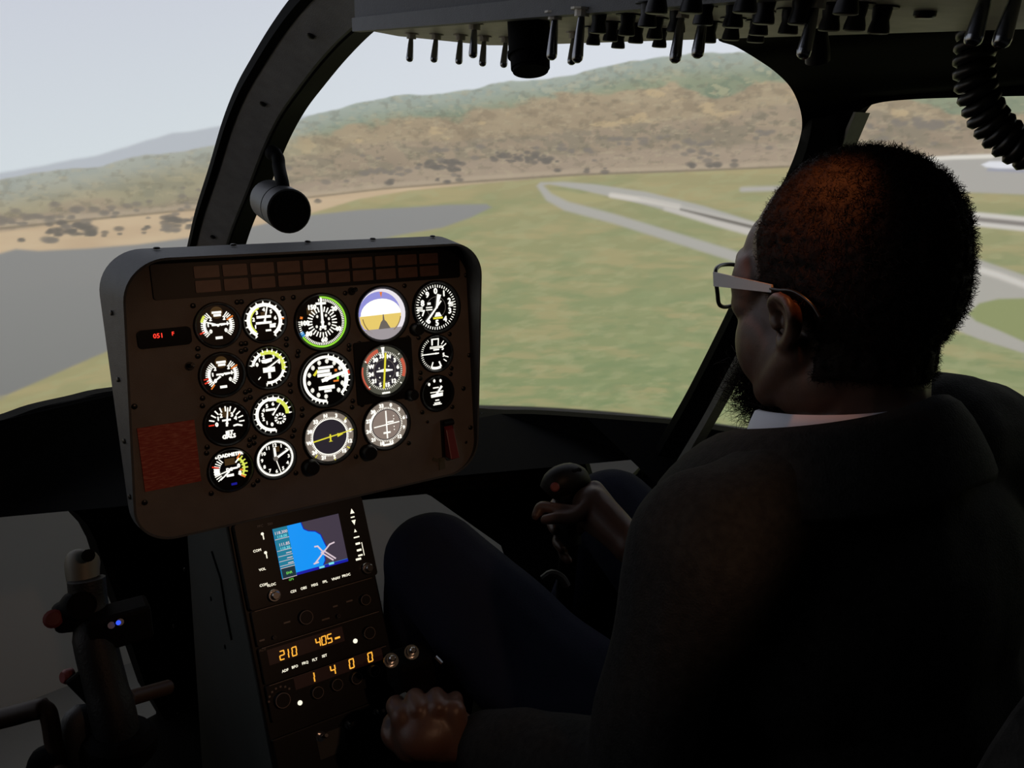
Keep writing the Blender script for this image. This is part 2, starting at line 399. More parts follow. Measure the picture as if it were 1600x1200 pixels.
    for x, y, wx, wy, k in ((110, 357, 35, 10, 34), (80, 375, 14, 3, 8), (290, 347, 35, 8, 24), (265, 357, 12, 4, 8), (20, 345, 30, 5, 10), (70, 338, 40, 4, 10), (150, 330, 40, 4, 10), (600, 268, 40, 5, 16), (690, 258, 36, 9, 34), (820, 246, 55, 8, 40), (900, 236, 30, 4, 10), (970, 220, 30, 5, 10), (1090, 222, 20, 5, 10), (1085, 238, 30, 4, 10), (1195, 208, 12, 3, 8), (1400, 195, 70, 6, 20), (700, 235, 30, 3, 5), (1570, 190, 30, 8, 10)):
        bush(x, y, wx, wy, k, dk if k > 20 else md)
    for _ in range(80):
        x = rr.uniform(0, 1600); yb = float(np.interp(x, [0, 310, 600, 900, 1240, 1600], [366, 334, 278, 262, 246, 220])); bush(x, yb-rr.uniform(0, 45), 3, 5, 1, md)
    for _ in range(26):
        x = rr.uniform(20, 1240); yb = float(np.interp(x, [0, 310, 600, 900, 1240], [376, 352, 286, 266, 252])); bush(x, yb, 1, 5, 2, dk)
    # the picture ends above the foot of the screen; below it the screen is blank
    zb_ = line([(-300, 700), (0, 690), (400, 640), (756, 633), (830, 635), (930, 641), (1046, 652), (1100, 659), (1180, 670), (1400, 705), (1700, 760)])
    pic = sstep(-0.004, 0.004, z-zb_)
    C = C*pic[:, None]
    verts = np.stack([SC[0]+SR*np.sin(a), SC[1]+SR*np.cos(a), z], 1)
    idx = np.arange(NA*NZ).reshape(NZ, NA)
    f = np.stack([idx[:-1, :-1], idx[:-1, 1:], idx[1:, 1:], idx[1:, :-1]], -1).reshape(-1, 4)
    me = bpy.data.meshes.new('projection_screen'); me.vertices.add(len(verts)); me.vertices.foreach_set('co', verts.ravel())
    me.loops.add(f.size); me.loops.foreach_set('vertex_index', f.ravel().astype(np.int32)); me.polygons.add(len(f))
    me.polygons.foreach_set('loop_start', np.arange(0, f.size, 4, dtype=np.int32)); me.polygons.foreach_set('loop_total', np.full(len(f), 4, np.int32))
    me.update(calc_edges=True); me.polygons.foreach_set('use_smooth', [True]*len(f))
    ca = me.color_attributes.new('picture', 'FLOAT_COLOR', 'POINT'); ca.data.foreach_set('color', np.concatenate([C, np.ones((len(C), 1))], 1).astype(np.float32).ravel())
    m = bpy.data.materials.new('projected_picture'); m.cycles.emission_sampling = 'NONE'; m.use_nodes = True; nt = m.node_tree; b = nt.nodes['Principled BSDF']
    b.inputs['Base Color'].default_value = (0.50, 0.49, 0.51, 1); b.inputs['Roughness'].default_value = 0.9; b.inputs['Specular IOR Level'].default_value = 0.1
    at = nt.nodes.new('ShaderNodeAttribute'); at.attribute_name = 'picture'
    nt.links.new(at.outputs['Color'], b.inputs['Emission Color']); b.inputs['Emission Strength'].default_value = SCREEN_STRENGTH
    me.materials.append(m)
    o = bpy.data.objects.new('projection_screen', me); col.objects.link(o)
    return tag(o, 'tall curved projection screen showing hills, lake, grass and runway around the cockpit', 'screen')
paint_screen()
# ------------------------------------------------------------------ cockpit frame
ck = thing('cockpit_frame', 'black helicopter cockpit frame with curved windshield post, roof, door pillar and nose', 'cockpit frame', (0.45, 0.6, 0.12))

# curved centre post of the windshield
XP = 0.395
sil = [at_x(x, y, XP) for x, y in ((262, 640), (268, 540), (281, 455), (296, 387), (308, 336), (329, 270), (350, 200), (371, 147), (396, 102), (427, 52), (465, 2), (520, -50), (600, -105))]
path = spline(sil, 72)
def post_row(k, x, n):
    P = path[k]; a = path[max(k-1, 0)]; b = path[min(k+1, len(path)-1)]; t = (b-a)/np.linalg.norm(b-a)
    N = np.array([0, -t[2], t[1]]); N = N if N[1] < 0 or N[2] < 0 else -N
    if N[2] > 0 and N[1] > 0: N = -N
    return P + N*n + np.array([x, 0, 0])
def post_part(prof, name, m, smooth=30):
    q = MB(); q.strip([[post_row(k, x, n) for x, n in prof] for k in range(len(path))], closed=True)
    q.f.append(tuple(range(len(prof)))); q.f.append(tuple(len(q.v)-len(prof)+i for i in range(len(prof)))); q.fm += [0, 0]
    return q.build(name, m, ck, world=True, smooth=smooth)
pf = post_part([(0.010, 0.004), (0.060, 0.034), (0.066, 0.034), (0.066, -0.01), (0.010, -0.01)], 'windshield_post', M['postgrey'])
post_part([(-0.001, -0.012), (-0.001, 0.003), (0.011, 0.006), (0.012, -0.012)], 'gasket', M['rubber'])
post_part([(0.064, 0.0), (0.0635, 0.033), (0.068, 0.036), (0.108, 0.024), (0.110, -0.012), (0.066, -0.014)], 'window_flange', M['black'])
scr_me = MB(); scr_me.lathe((0, 0, 0), (0, 0, 1), [(0, 0.0042), (0.0016, 0.0042), (0.0024, 0.003)], 12)
_so = scr_me.build('screw', M['screw'], None, smooth=40); SCREW = _so.data; bpy.data.objects.remove(_so)
def screw(parent, p, nrm, scale=1.0, world=True, m=None, name='screw'):
    o = bpy.data.objects.new(name, SCREW); col.objects.link(o); o.parent = parent
    q = Vector(nrm).normalized().to_track_quat('Z', 'Y').to_matrix().to_4x4()
    Mx = Matrix.Translation(Vector(p)) @ q @ Matrix.Scale(scale, 4)
    o.matrix_basis = (WM[parent.name].inverted() @ Mx) if world else Mx
    return o
for k in (21, 42, 56):
    P = post_row(k, 0.035, 0.0195); a = post_row(k, 0.02, 0.0105); b = post_row(k, 0.05, 0.0285)
    t = np.array(path[k+1]-path[k]); nr = np.cross(np.array(b)-np.array(a), t); nr = nr if nr[0] < 0 else -nr
    screw(ck, P, nr, 1.25)

# overhead console: frame box, plate underneath
def plate_z(y): return PZ0 + PSL*(y-0.88)
_p1 = at_x(564, 43, 0.395); _p2 = at_x(995, 6, 0.395)
PSL = float((_p1[2]-_p2[2])/(_p1[1]-_p2[1])); PZ0 = float(_p1[2] + PSL*(0.88-_p1[1]))
XR = 0.61
q = MB()
yf = float(_p1[1])+0.02
A = [(0.397, yf, plate_z(yf)+0.008), (XR, yf+0.05, plate_z(yf+0.05)+0.008), (XR, -0.35, plate_z(-0.35)+0.008), (0.397, -0.35, plate_z(-0.35)+0.008)]
q.add(A + [(x, y, 1.58) for x, y, z in A], [(0, 1, 2, 3), (4, 7, 6, 5), (0, 4, 5, 1), (1, 5, 6, 2), (2, 6, 7, 3), (3, 7, 4, 0)])
q.build('roof_console', M['roofgrey'], ck, world=True)

# roof to the right, ending in the bow over the windshield
bow = [(XR-0.03, 0.50, plate_z(0.5)+0.012)] + [tuple(p) for p in (at_z(1122, 60, plate_z(0.55)+0.005), at_z(1150, 73, 1.375), at_z(1182, 92, 1.367), at_z(1212, 113, 1.362), at_x(1236, 138, 0.905), at_x(1250, 170, 0.965), at_x(1253, 200, 1.0), at_x(1246, 232, 1.012))]
bow = [np.array(p) for p in bow]
bw = spline(bow, 40)
roof_in = []
q = MB(); rows = []
for p in bw:
    rows.append([p, np.array([p[0], p[1]-0.10, max(p[2], 1.345)]), np.array([p[0], -0.5, max(p[2], 1.345)])])
q.strip(rows)
q.strip([[p, p+np.array([0.0, -0.03, 0.03])] for p in bw]); q.strip([[p+np.array([0, -0.03, 0.03]), np.array([p[0], p[1]-0.10, max(p[2], 1.345)+0.03]), np.array([p[0], -0.5, max(p[2], 1.345)+0.03])] for p in bw])
q.build('roof_panel', M['roofblack'], ck, world=True, smooth=50)

# door pillar between windshield and door window
def pillar_x(py): return 1.0 + 0.21*max(0.0, (py-200)/545.0)
le = [(1250, 160), (1254, 192), (1244, 236), (1222, 290), (1187, 372), (1136, 487), (1077, 605), (1045, 663), (1014, 716), (984, 750), (950, 780)]
ri = [(1335, 175), (1312, 226), (1300, 262), (1275, 310), (1238, 384), (1186, 487), (1128, 598), (1097, 655), (1066, 707), (1040, 750), (1010, 800)]
Lp = spline([at_x(x, y, pillar_x(y)) for x, y in le], 50); Rp = spline([at_x(x, y, pillar_x(y)+0.01) for x, y in ri], 50)
q = MB()
rows = [[a, a*0.72+b*0.28+np.array([-0.012, -0.006, 0]), b, b+np.array([0.04, 0.01, 0]), a+np.array([0.04, 0.03, 0])] for a, b in zip(Lp, Rp)]
q.strip(rows, closed=True); q.build('door_pillar', M['black'], ck, world=True, smooth=35)
Ro = spline([at_x(x, y, pillar_x(y)+0.01) for x, y in [(x+w_, y) for (x, y), w_ in zip(ri, (4, 6, 6, 7, 8, 9, 10, 10, 11, 12, 12))]], 50)
q = MB(); rows = [[a+np.array([-0.002, 0, 0]), b+np.array([-0.002, 0, 0]), b+np.array([0.03, 0, 0]), a+np.array([0.03, 0, 0])] for a, b in zip(Rp, Ro)]
q.strip(rows, closed=True); q.build('door_seal', M['pale'], ck, world=True, smooth=35)
# door top rail: from the roof down to the door window
top = [(1300, 262), (1312, 228), (1324, 195), (1342, 174), (1372, 161), (1430, 155), (1520, 152), (1600, 150), (1720, 150), (1900, 152)]
tp = spline([at_x(x, y, 1.012) for x, y in top], 50)
q = MB(); rows = [[p, np.array([1.005, p[1], max(1.30, p[2]+0.02)]), np.array([0.985, p[1], 1.40]), np.array([1.04, p[1], 1.43]), p+np.array([0.035, 0, 0.014])] for p in tp]
q.strip(rows, closed=True); q.build('door_rail', M['roofblack'], ck, world=True, smooth=35)

# nose wall: vertical shell following the windshield sill, with chin windows
PLAN = spline([(-0.60, 0.0), (-0.61, 0.4), (-0.60, 0.8), (-0.55, 1.05), (-0.42, 1.28), (-0.2, 1.50), (0.0, 1.60), (0.19, 1.685), (0.45, 1.74), (0.70, 1.70), (0.965, 1.54), (1.107, 1.379), (1.24, 1.20), (1.30, 1.0), (1.31, 0.6), (1.30, 0.0)], 330)
PLAN = np.array(PLAN); SEG = np.concatenate([[0], np.cumsum(np.linalg.norm(np.diff(PLAN, axis=0), axis=1))])
def plan_at(s): return np.array([np.interp(s, SEG, PLAN[:, 0]), np.interp(s, SEG, PLAN[:, 1])])
def nose_sz(px, py):
    r = ray(px, py); best = None
    for i in range(len(PLAN)-1):
        (x0, y0), (x1, y1) = PLAN[i], PLAN[i+1]; ex, ey = x1-x0, y1-y0
        den = r[0]*ey - r[1]*ex
        if abs(den) < 1e-9: continue
        t = (x0*ey - y0*ex)/den
        u = (r[0]*t-x0)/ex if abs(ex) > abs(ey) else (r[1]*t-y0)/ey
        if -1e-6 <= u <= 1+1e-6 and t > 0.2: best = (SEG[i]+u*(SEG[i+1]-SEG[i]), CAM[2]+r[2]*t)
    return best
def nose_pts(pts, dens=3):
    out = []
    for i in range(len(pts)):
        a, b = pts[i], pts[(i+1) % len(pts)]
        for k in range(dens): out.append(nose_sz(a[0]+(b[0]-a[0])*k/dens, a[1]+(b[1]-a[1])*k/dens))
    return out
sill_px = [(-260, 705), (-120, 682), (0, 657), (60, 637), (120, 623), (175, 611), (300, 600), (450, 606), (600, 628), (756, 645), (834, 647), (927, 653), (1046, 662), (1099, 669), (1165, 679), (1230, 692), (1300, 706)]
sill = [nose_sz(*p) for p in spline(sill_px, 70)]
sill = [(0.02+(sill[0][0]-0.02)*k/12, sill[0][1]) for k in range(12)] + sill
sill += [(sill[-1][0]+(SEG[-1]-0.02-sill[-1][0])*k/12, sill[-1][1]) for k in range(1, 13)]
h1 = nose_pts([(-150, 822), (0, 803), (60, 790), (84, 787), (104, 792), (122, 804), (138, 822), (150, 846), (158, 872), (185, 945), (228, 1075), (256, 1122), (257, 1145), (240, 1166), (205, 1178), (100, 1220), (-40, 1260)])
h2 = nose_pts([(505, 735), (560, 738), (640, 757), (700, 783), (757, 808), (774, 824), (785, 848), (797, 884), (800, 910), (770, 960), (640, 1010), (500, 1020)])
h3 = nose_pts([(877, 706), (940, 710), (1014, 716), (1003, 733), (985, 750), (950, 782), (925, 760), (914, 723)])
bot = [(SEG[-1] if i == 0 else None) for i in range(1)]
sL, sR = sill[0][0], sill[-1][0]
outline = sill + [(sR-(sR-sL)*k/60, 0.06) for k in range(61)]
def nose3(s, z, off=0.0):
    p = plan_at(s); a = plan_at(max(s-0.01, 0)); b = plan_at(min(s+0.01, SEG[-1])); t = (b-a)/np.linalg.norm(b-a)
    n = np.array([-t[1], t[0]]);                       # outwards
    return (p[0]+n[0]*off, p[1]+n[1]*off, z)
q = MB(); loops = [outline, h1, h2, h3]
tri = tessellate_polygon([[Vector((a, b, 0)) for a, b in L] for L in loops])
flat = [p for L in loops for p in L]; n_ = len(flat)
vv = [nose3(a, b) for a, b in flat] + [nose3(a, b, 0.035) for a, b in flat]
ff = [tuple(t) for t in tri] + [tuple(i+n_ for i in t[::-1]) for t in tri]; o_ = 0
for L in loops:
    for i in range(len(L)): j = (i+1) % len(L); ff.append((o_+i, o_+j, o_+n_+j, o_+n_+i))
    o_ += len(L)
q.add(vv, ff); q.build('nose_shell', M['black'], ck, world=True)
# rounded lip along the sill and the thin edge strip running down from it
q = MB(); q.tube([nose3(a, b-0.017, 0.016) for a, b in sill], 0.016, 8); q.build('sill_lip', M['black'], ck, world=True, smooth=True)
q = MB(); q.tube([nose3(*nose_sz(x, y), -0.004) for x, y in ((752, 646), (790, 664), (840, 688), (877, 706), (914, 723))], 0.003, 6); q.build('edge_strip', M['grey'], ck, world=True, smooth=True)
q = MB(); q.tube([nose3(a, b, 0.0) for a, b in h2[6:26]], 0.006, 6); q.build('chin_window_trim', M['rubber'], ck, world=True, smooth=True)
# cockpit floor
q = MB(); q.prism([tuple(plan_at(sL+(sR-sL)*k/40)) for k in range(41)] + [(1.28, -0.5), (-0.58, -0.5)], 0.03, 0.06); q.build('cockpit_floor', M['black'], ck, world=True)
# landing-skid struts that carry the cockpit on the room floor
for sx in (-0.25, 1.1):
    q = MB(); q.tube([(sx, -0.5, -0.32), (sx, 1.2, -0.32), (sx, 1.45, -0.26)], 0.03, 10)
    for yy in (-0.2, 0.9): q.cyl((sx, yy, -0.32), (sx*0.75+0.1, yy, 0.035), 0.022)
    q.build('skid', M['grey'], ck, world=True, smooth=40)
# ------------------------------------------------------------------ instrument panel
TP = R_(4.5)
EU = np.array([1.0, 0, 0]); EV = np.array([0, math.sin(TP), math.cos(TP)]); EN = np.array([0, -math.cos(TP), math.sin(TP)])
KS = 0.90; PP = CAM + ray(511, 592)*1.18*KS
PMX = Matrix(((EU[0], EV[0], EN[0], PP[0]), (EU[1], EV[1], EN[1], PP[1]), (EU[2], EV[2], EN[2], PP[2]), (0, 0, 0, 1))) @ Matrix.Scale(KS, 4)
def puv(px, py):
    P = at_plane(px, py, PP, EN)-PP; return float(P@EU)/KS, float(P@EV)/KS
ip = thing('instrument_panel', 'grey instrument panel full of lit round dials under a tapering dark hood', 'instrument panel', matrix=PMX)
PL, PR, PT, PB = -0.284, 0.250, 0.200, -0.190
PW, PH, PCX, PCY = PR-PL, PT-PB, (PR+PL)/2, (PT+PB)/2
q = MB(); q.prism(rrect(PW-0.004, PH-0.004, 0.052, PCX, PCY, 10), -0.006, 0.0)
plate = q.build('panel_plate', M['panel'], ip)
q = MB(); q.prism(rrect(PW-0.02, PH-0.03, 0.05, PCX, PCY, 8), -0.045, -0.007); q.build('rear_housing', M['black'], ip)
# hood: rim that follows the outline, deep at the top, nothing at the bottom
ol = rrect(PW, PH, 0.055, PCX, PCY, 12); il = rrect(PW-0.006, PH-0.006, 0.052, PCX, PCY, 12)
def hd(v): return 0.001 + 0.075*min(1.0, max(0.0, (v-PB)/PH))**0.9
q = MB(); nO = len(ol); rows = []
for (a, b), (c, d) in zip(ol, il):
    f_ = hd(b)/0.076; k_ = 1-0.036/PW*f_; sh = 0.011*f_*max(0.0, (b-PCY)/(PH/2))
    rows.append([(a, b, -0.006), (PCX+(a-PCX)*k_, b-sh, hd(b)), (PCX+(c-PCX)*k_, d-sh, hd(b)), (c, d, -0.006)])
rows.append(rows[0]); q.strip(rows, closed=True); q.build('hood', M['grey'], ip, smooth=35)
for px, py in ((243, 393), (362, 386), (477, 378), (578, 372), (671, 366)):
    u, v = puv(px, py); screw(ip, (u, PT-0.0008, 0.010), (0, 1, 0.15), 1.0, world=False)
for px, py in ((163, 487), (176, 590), (184, 687), (196, 775)):
    u, v = puv(px, py); screw(ip, (PL+0.008*hd(v)/0.076, v, hd(v)*0.45), (-1, 0, 0.24), 0.8, world=False)
for px, py in ((210, 635), (226, 785), (728, 430), (733, 555), (735, 668), (724, 607)):
    u, v = puv(px, py); screw(ip, (u, v, 0), (0, 0, 1), 0.9, world=False)

def rot2(a): return math.sin(R_(a)), math.cos(R_(a))      # 0 = up, clockwise
class Dial:
    """flat lit print in gauge coordinates (unit = face radius)"""
    def __init__(s, r): s.r = r; s.m = {}
    def L(s, c): return s.m.setdefault(c, MB())
    def z(s, lev): return 0.0012 + lev*0.00025
    def tick(s, c, a, r0, r1, wd, lev=1, w2=None):
        x, y = rot2(a); px, py = y, -x; w2 = wd if w2 is None else w2; R = s.r
        s.L(c).add([((x*r0+px*wd/2)*R, (y*r0+py*wd/2)*R, s.z(lev)), ((x*r0-px*wd/2)*R, (y*r0-py*wd/2)*R, s.z(lev)), ((x*r1-px*w2/2)*R, (y*r1-py*w2/2)*R, s.z(lev)), ((x*r1+px*w2/2)*R, (y*r1+py*w2/2)*R, s.z(lev))], [(0, 1, 2, 3)])
    def ticks(s, c, a0, a1, n, r0, r1, wd, lev=1, w2=None):
        for k in range(n): s.tick(c, a0+(a1-a0)*k/(n-1), r0, r1, wd, lev, w2)
    def arc(s, c, a0, a1, r0, r1, lev=1):
        n = max(4, int(abs(a1-a0)/5)); R = s.r; rows = []
        for k in range(n+1):
            x, y = rot2(a0+(a1-a0)*k/n); rows.append([(x*r0*R, y*r0*R, s.z(lev)), (x*r1*R, y*r1*R, s.z(lev))])
        s.L(c).strip(rows)
    def disc(s, c, r, lev=0, x=0, y=0):
        R = s.r; n = 36; s.L(c).add([((x+r*math.cos(2*math.pi*k/n))*R, (y+r*math.sin(2*math.pi*k/n))*R, s.z(lev)) for k in range(n)], [tuple(range(n))])
    def poly(s, c, pts, lev=1): s.L(c).add([(x*s.r, y*s.r, s.z(lev)) for x, y in pts], [tuple(range(len(pts)))])
    def bar(s, c, x, y, w, h, lev=1): s.poly(c, [(x-w/2, y-h/2), (x+w/2, y-h/2), (x+w/2, y+h/2), (x-w/2, y+h/2)], lev)
    def num(s, c, t, a, r, size, lev=2, bold=0.02):
        x, y = rot2(a); put_text(s.L(c), t, x*r*s.r, y*r*s.r, size*s.r*1.25, s.z(lev), 0, bold*s.r)
    def txt(s, c, t, x, y, size, lev=2, bold=0.02): put_text(s.L(c), t, x*s.r, y*s.r, size*s.r*1.25, s.z(lev), 0, bold*s.r)

GR = {}
PART = {'white': 'markings', 'green': 'green_arc', 'lime': 'lime_arc', 'yellow': 'yellow_marking', 'orange': 'orange_marking', 'red': 'red_marking', 'blue': 'blue_marking', 'grey': 'grey_print', 'warmgrey': 'compass_ring', 'taupe': 'inner_disc', 'charcoal': 'inner_disc', 'olivegrey': 'compass_ring', 'ring': 'horizon_ring', 'salmon': 'red_arc', 'skyblue': 'sky_print', 'ground': 'ground_print', 'brown': 'brown_print', 'lilac': 'lower_shade', 'glow': 'glow_print', 'blueglow': 'blue_print'}
def gauge(px, py, rf, rb, draw, label, needles=(), square=False, screws=True, knob=None, glass=True):
    u, v = puv(px, py); q = MB()
    if square: q.prism(rrect(rb*2.25, rb*2.25, 0.004), 0.0, 0.0035, [[(rf*1.02*math.cos(-2*math.pi*k/40), rf*1.02*math.sin(-2*math.pi*k/40)) for k in range(40)]])
    q.lathe((0, 0, 0), (0, 0, 1), [(0.0, rb), (0.0055, rb), (0.0065, rb*0.985), (0.0065, rb*0.95), (0.0035, rf*1.02), (0.0005, rf*1.0)], 48, cap=False)
    g = q.build('gauge', M['bezel'], ip, smooth=35, loc=(u, v, 0)); g['label'] = label
    WM[g.name] = PMX @ Matrix.Translation((u, v, 0))
    q = MB(); q.lathe((0, 0, 0), (0, 0, 1), [(0.0002, rf*1.02), (0.0008, rf*1.02)], 48); q.build('dial_face', M['face'], g)
    d = Dial(rf); draw(d)
    for c, mbb in d.m.items(): mbb.build(PART[c], W[c], g, fix=False)['kind'] = 'stuff'
    for (c, a, r0, r1, w0, w1) in needles:
        qd = Dial(rf); qd.tick(c, a, r0, r1, w0, 6, w1); qd.disc(c, max(w0*0.7, 0.05), 6); qd.m[c].build('needle', W[c], g, fix=False)
    if screws:
        k = rb*1.02*0.80*1.12
        for sx in (-1, 1):
            for sy in (-1, 1): screw(g, (sx*k, sy*k, 0.0), (0, 0, 1), 0.85, world=False)
    if knob:
        kx, ky, kr = knob; q = MB(); q.lathe((kx, ky, 0), (0, 0, 1), [(0, kr*0.7), (0.006, kr*0.7), (0.006, kr), (0.018, kr*0.92), (0.020, kr*0.8)], 20); q.build('knob', M['bezel'], g, smooth=35)
    return g

def d_dual(flip):
    def f(d):
        d.disc('glow', 0.30, 0, 0.0, 0.62)
        for sg in (-1, 1):
            d.ticks('white', sg*38, sg*132, 13, 0.56, 0.80, 0.05)
            for a in (45, 85, 128): d.num('white', '0' if a == 128 else ('1' if a == 85 else '2'), sg*a, 0.46, 0.20)
            d.arc('white', sg*60, sg*120, 0.60, 0.70)
        d.tick('red', -112, 0.72, 0.95, 0.07, 3); d.tick('orange', 62, 0.5, 0.86, 0.07, 3)
        if flip: d.tick('orange', -138, 0.62, 0.9, 0.06, 3); d.tick('red', -100, 0.68, 0.92, 0.06, 3)
        else: d.arc('lime', -75, -50, 0.72, 0.84, 3)
        d.bar('white', 0.0, 0.63, 0.46, 0.11); d.bar('white', 0.02, 0.49, 0.36, 0.12)
        d.bar('white', -0.16, 0.02, 0.26, 0.09); d.bar('white', 0.22, 0.04, 0.30, 0.08); d.bar('white', 0.0, -0.62, 0.34, 0.13)
    return f
n_dual = lambda a, b: (('white', a, 0.12, 0.62, 0.10, 0.05), ('white', b, 0.12, 0.62, 0.10, 0.05))
gauge(340, 508, 0.0275, 0.0315, d_dual(0), 'upper of two twin-scale dials on the panel', n_dual(-70, 85))
gauge(347, 585, 0.0275, 0.0315, d_dual(1), 'lower of two twin-scale dials on the panel', n_dual(-125, 85))

def d_ring(d):
    d.arc('white', -148, 148, 0.72, 0.90); d.arc('lime', -140, -20, 0.66, 0.73, 2)
    d.ticks('white', -148, 148, 15, 0.86, 1.0, 0.13, 1, 0.03)
    for k, a in enumerate(range(-120, 121, 40)): d.num('white', str(k+1), a, 0.56, 0.20)
    d.bar('white', -0.02, 0.20, 0.74, 0.13); d.bar('white', -0.05, -0.10, 0.80, 0.12); d.bar('glow', -0.02, 0.36, 0.3, 0.18)
    d.bar('white', 0.38, -0.28, 0.3, 0.2); d.bar('white', 0.15, -0.5, 0.28, 0.10); d.tick('orange', 88, 0.86, 1.0, 0.08, 4)
gauge(413, 501, 0.0275, 0.0315, d_ring, 'small lit dial with a nearly closed white scale ring', (('white', 14, 0, 0.78, 0.09, 0.06),))
def d_torque(d):
    d.arc('white', -78, 190, 0.72, 0.86); d.arc('lime', -25, 105, 0.68, 0.88, 2); d.ticks('white', -78, 190, 18, 0.82, 0.97, 0.09, 3, 0.03)
    for k, a in enumerate((-70, -45, -20, 30, 70)): d.num('white', str(k), a, 0.60, 0.20)
    d.poly('white', [(-0.35, 0.42), (0.25, 0.48), (0.2, 0.3), (-0.1, 0.22), (-0.3, 0.26)]); d.bar('white', 0.02, -0.12, 0.62, 0.26); d.bar('white', 0.02, -0.42, 0.14, 0.3)
    d.tick('white', -135, 0.62, 0.80, 0.05)
gauge(419, 574, 0.0275, 0.0315, d_torque, 'small lit dial with a yellow-green arc on its right', (('white', 58, 0, 0.72, 0.09, 0.06),))
def d_fuel(d):
    d.disc('glow', 0.26, 0, 0.0, 0.55)
    for k in range(11):
        a = -90+18*k; d.tick('red' if k == 0 else 'white', a, 0.60, 0.86, 0.065)
    for a, t in ((-90, '0'), (-54, '1'), (-30, '2'), (36, '3'), (66, '4')): d.num('white', t, a, 0.48, 0.22)
    d.bar('white', 0.0, 0.16, 0.42, 0.09); d.poly('white', [(0.3, -0.14), (0.5, -0.10), (0.75, -0.20), (0.72, -0.27), (0.5, -0.2), (0.3, -0.22)])
    d.txt('white', 'JET', 0.08, -0.50, 0.22); d.txt('white', 'GALS', 0.04, -0.68, 0.22)
gauge(354, 661, 0.0280, 0.0318, d_fuel, 'fuel dial with a half-circle scale of separate white ticks', (('white', 8, -0.15, 0.80, 0.10, 0.05),))
def d_tach(d):
    d.arc('white', -185, -10, 0.74, 0.90); d.arc('white', -10, 40, 0.70, 0.90); d.arc('lime', 20, 95, 0.66, 0.86, 2); d.ticks('white', -185, 92, 17, 0.84, 0.99, 0.10, 3, 0.03)
    for k, a in enumerate((-170, -140, -110, -85, -60, -30, 5)): d.num('white', str(k), a, 0.54, 0.20)
    d.bar('white', -0.1, 0.26, 0.5, 0.12)
    for k in range(10):
        x, y = rot2(k*36); d.poly('white', [(0.36+x*0.30+y*0.06, -0.28+y*0.30-x*0.06), (0.36+x*0.16+y*0.03, -0.28+y*0.16-x*0.03), (0.36+x*0.16-y*0.03, -0.28+y*0.16+x*0.03), (0.36+x*0.30-y*0.06, -0.28+y*0.30+x*0.06)])
    d.bar('white', 0.36, -0.28, 0.2, 0.05)
gauge(426, 647, 0.0275, 0.0315, d_tach, 'lit dial with a small sub-dial at lower right', (('white', 38, 0, 0.70, 0.08, 0.04),))
def d_load(d):
    d.bar('glow', 0.0, 0.40, 0.50, 0.34, 0)
    d.txt('white', 'LOADMETER', 0.0, 0.74, 0.19)
    d.ticks('white', -40, -128, 10, 0.52, 0.82, 0.05); d.tick('red', -72, 0.58, 0.92, 0.07, 3); d.arc('white', -80, -105, 0.55, 0.80)
    d.arc('lime', 45, 125, 0.62, 0.72); d.ticks('lime', 48, 122, 6, 0.56, 0.86, 0.07); d.tick('orange', 36, 0.6, 0.9, 0.07, 3); d.tick('orange', 128, 0.6, 0.85, 0.08, 3); d.tick('orange', 102, 0.45, 0.6, 0.08, 3)
    d.tick('white', 42, 0.4, 0.68, 0.07); d.tick('white', 128, 0.46, 0.72, 0.09); d.num('white', '0', 75, 0.42, 0.22); d.num('white', '0', 120, 0.5, 0.2)
    d.txt('white', 'DC', -0.06, 0.0, 0.17); d.bar('white', 0.22, 0.03, 0.26, 0.10); d.bar('white', -0.05, -0.30, 0.36, 0.13); d.bar('blueglow', 0.1, -0.78, 0.28, 0.12, 0)
gauge(360, 733, 0.0280, 0.0318, d_load, 'loadmeter dial with two short opposing scales', (('white', -105, 0.05, 0.62, 0.08, 0.04), ('white', -130, 0.10, 0.7, 0.10, 0.04)))
def d_clock(d):
    d.arc('white', 0, 359.9, 0.90, 0.99); d.ticks('white', 0, 354, 60, 0.86, 0.92, 0.04)
    for k in range(1, 13): d.num('white', str(k), k*30, 0.73, 0.21, 2, 0.012)
    d.bar('glow', 0.12, 0.5, 0.28, 0.3, 0); d.disc('grey', 0.13, 8)
gauge(430, 716, 0.0265, 0.0305, d_clock, 'round white-numbered clock with three hands', (('white', -2, 0, 0.62, 0.14, 0.12), ('white', 62, 0, 0.84, 0.13, 0.10), ('white', 165, 0, 0.86, 0.05, 0.04)))

def d_speed(d):
    d.arc('green', -118-242+360, 118+0, 0.90, 1.0) if False else d.arc('green', -2, 238, 0.915, 0.99)
    d.ticks('white', -5, 238, 54, 0.80, 0.90, 0.035); d.ticks('white', 240, 275, 8, 0.86, 0.95, 0.035)
    d.ticks('blue', 240, 248, 3, 0.84, 0.98, 0.05, 3); d.tick('orange', -74, 0.80, 0.90, 0.09, 3)
    d.ticks('white', 0, 346, 26, 0.40, 0.60, 0.05)
    for a, t in ((48, '20'), (118, '40'), (178, '60'), (234, '80'), (271, '100'), (328, '150')): d.num('white', t, a, 0.70, 0.19)
    for a in (35, 70, 110, 235, 200, 160, 320): d.num('white', '0', a, 0.29, 0.10)
    d.bar('white', 0.02, -0.18, 0.26, 0.07); d.bar('white', 0.0, 0.72, 0.42, 0.09); d.bar('glow', -0.42, 0.46, 0.32, 0.26, 0)
gauge(503, 503, 0.0375, 0.0425, d_speed, 'large dial with bright green arc round its right rim', (('white', 0, -0.25, 0.95, 0.10, 0.07),), screws=True)
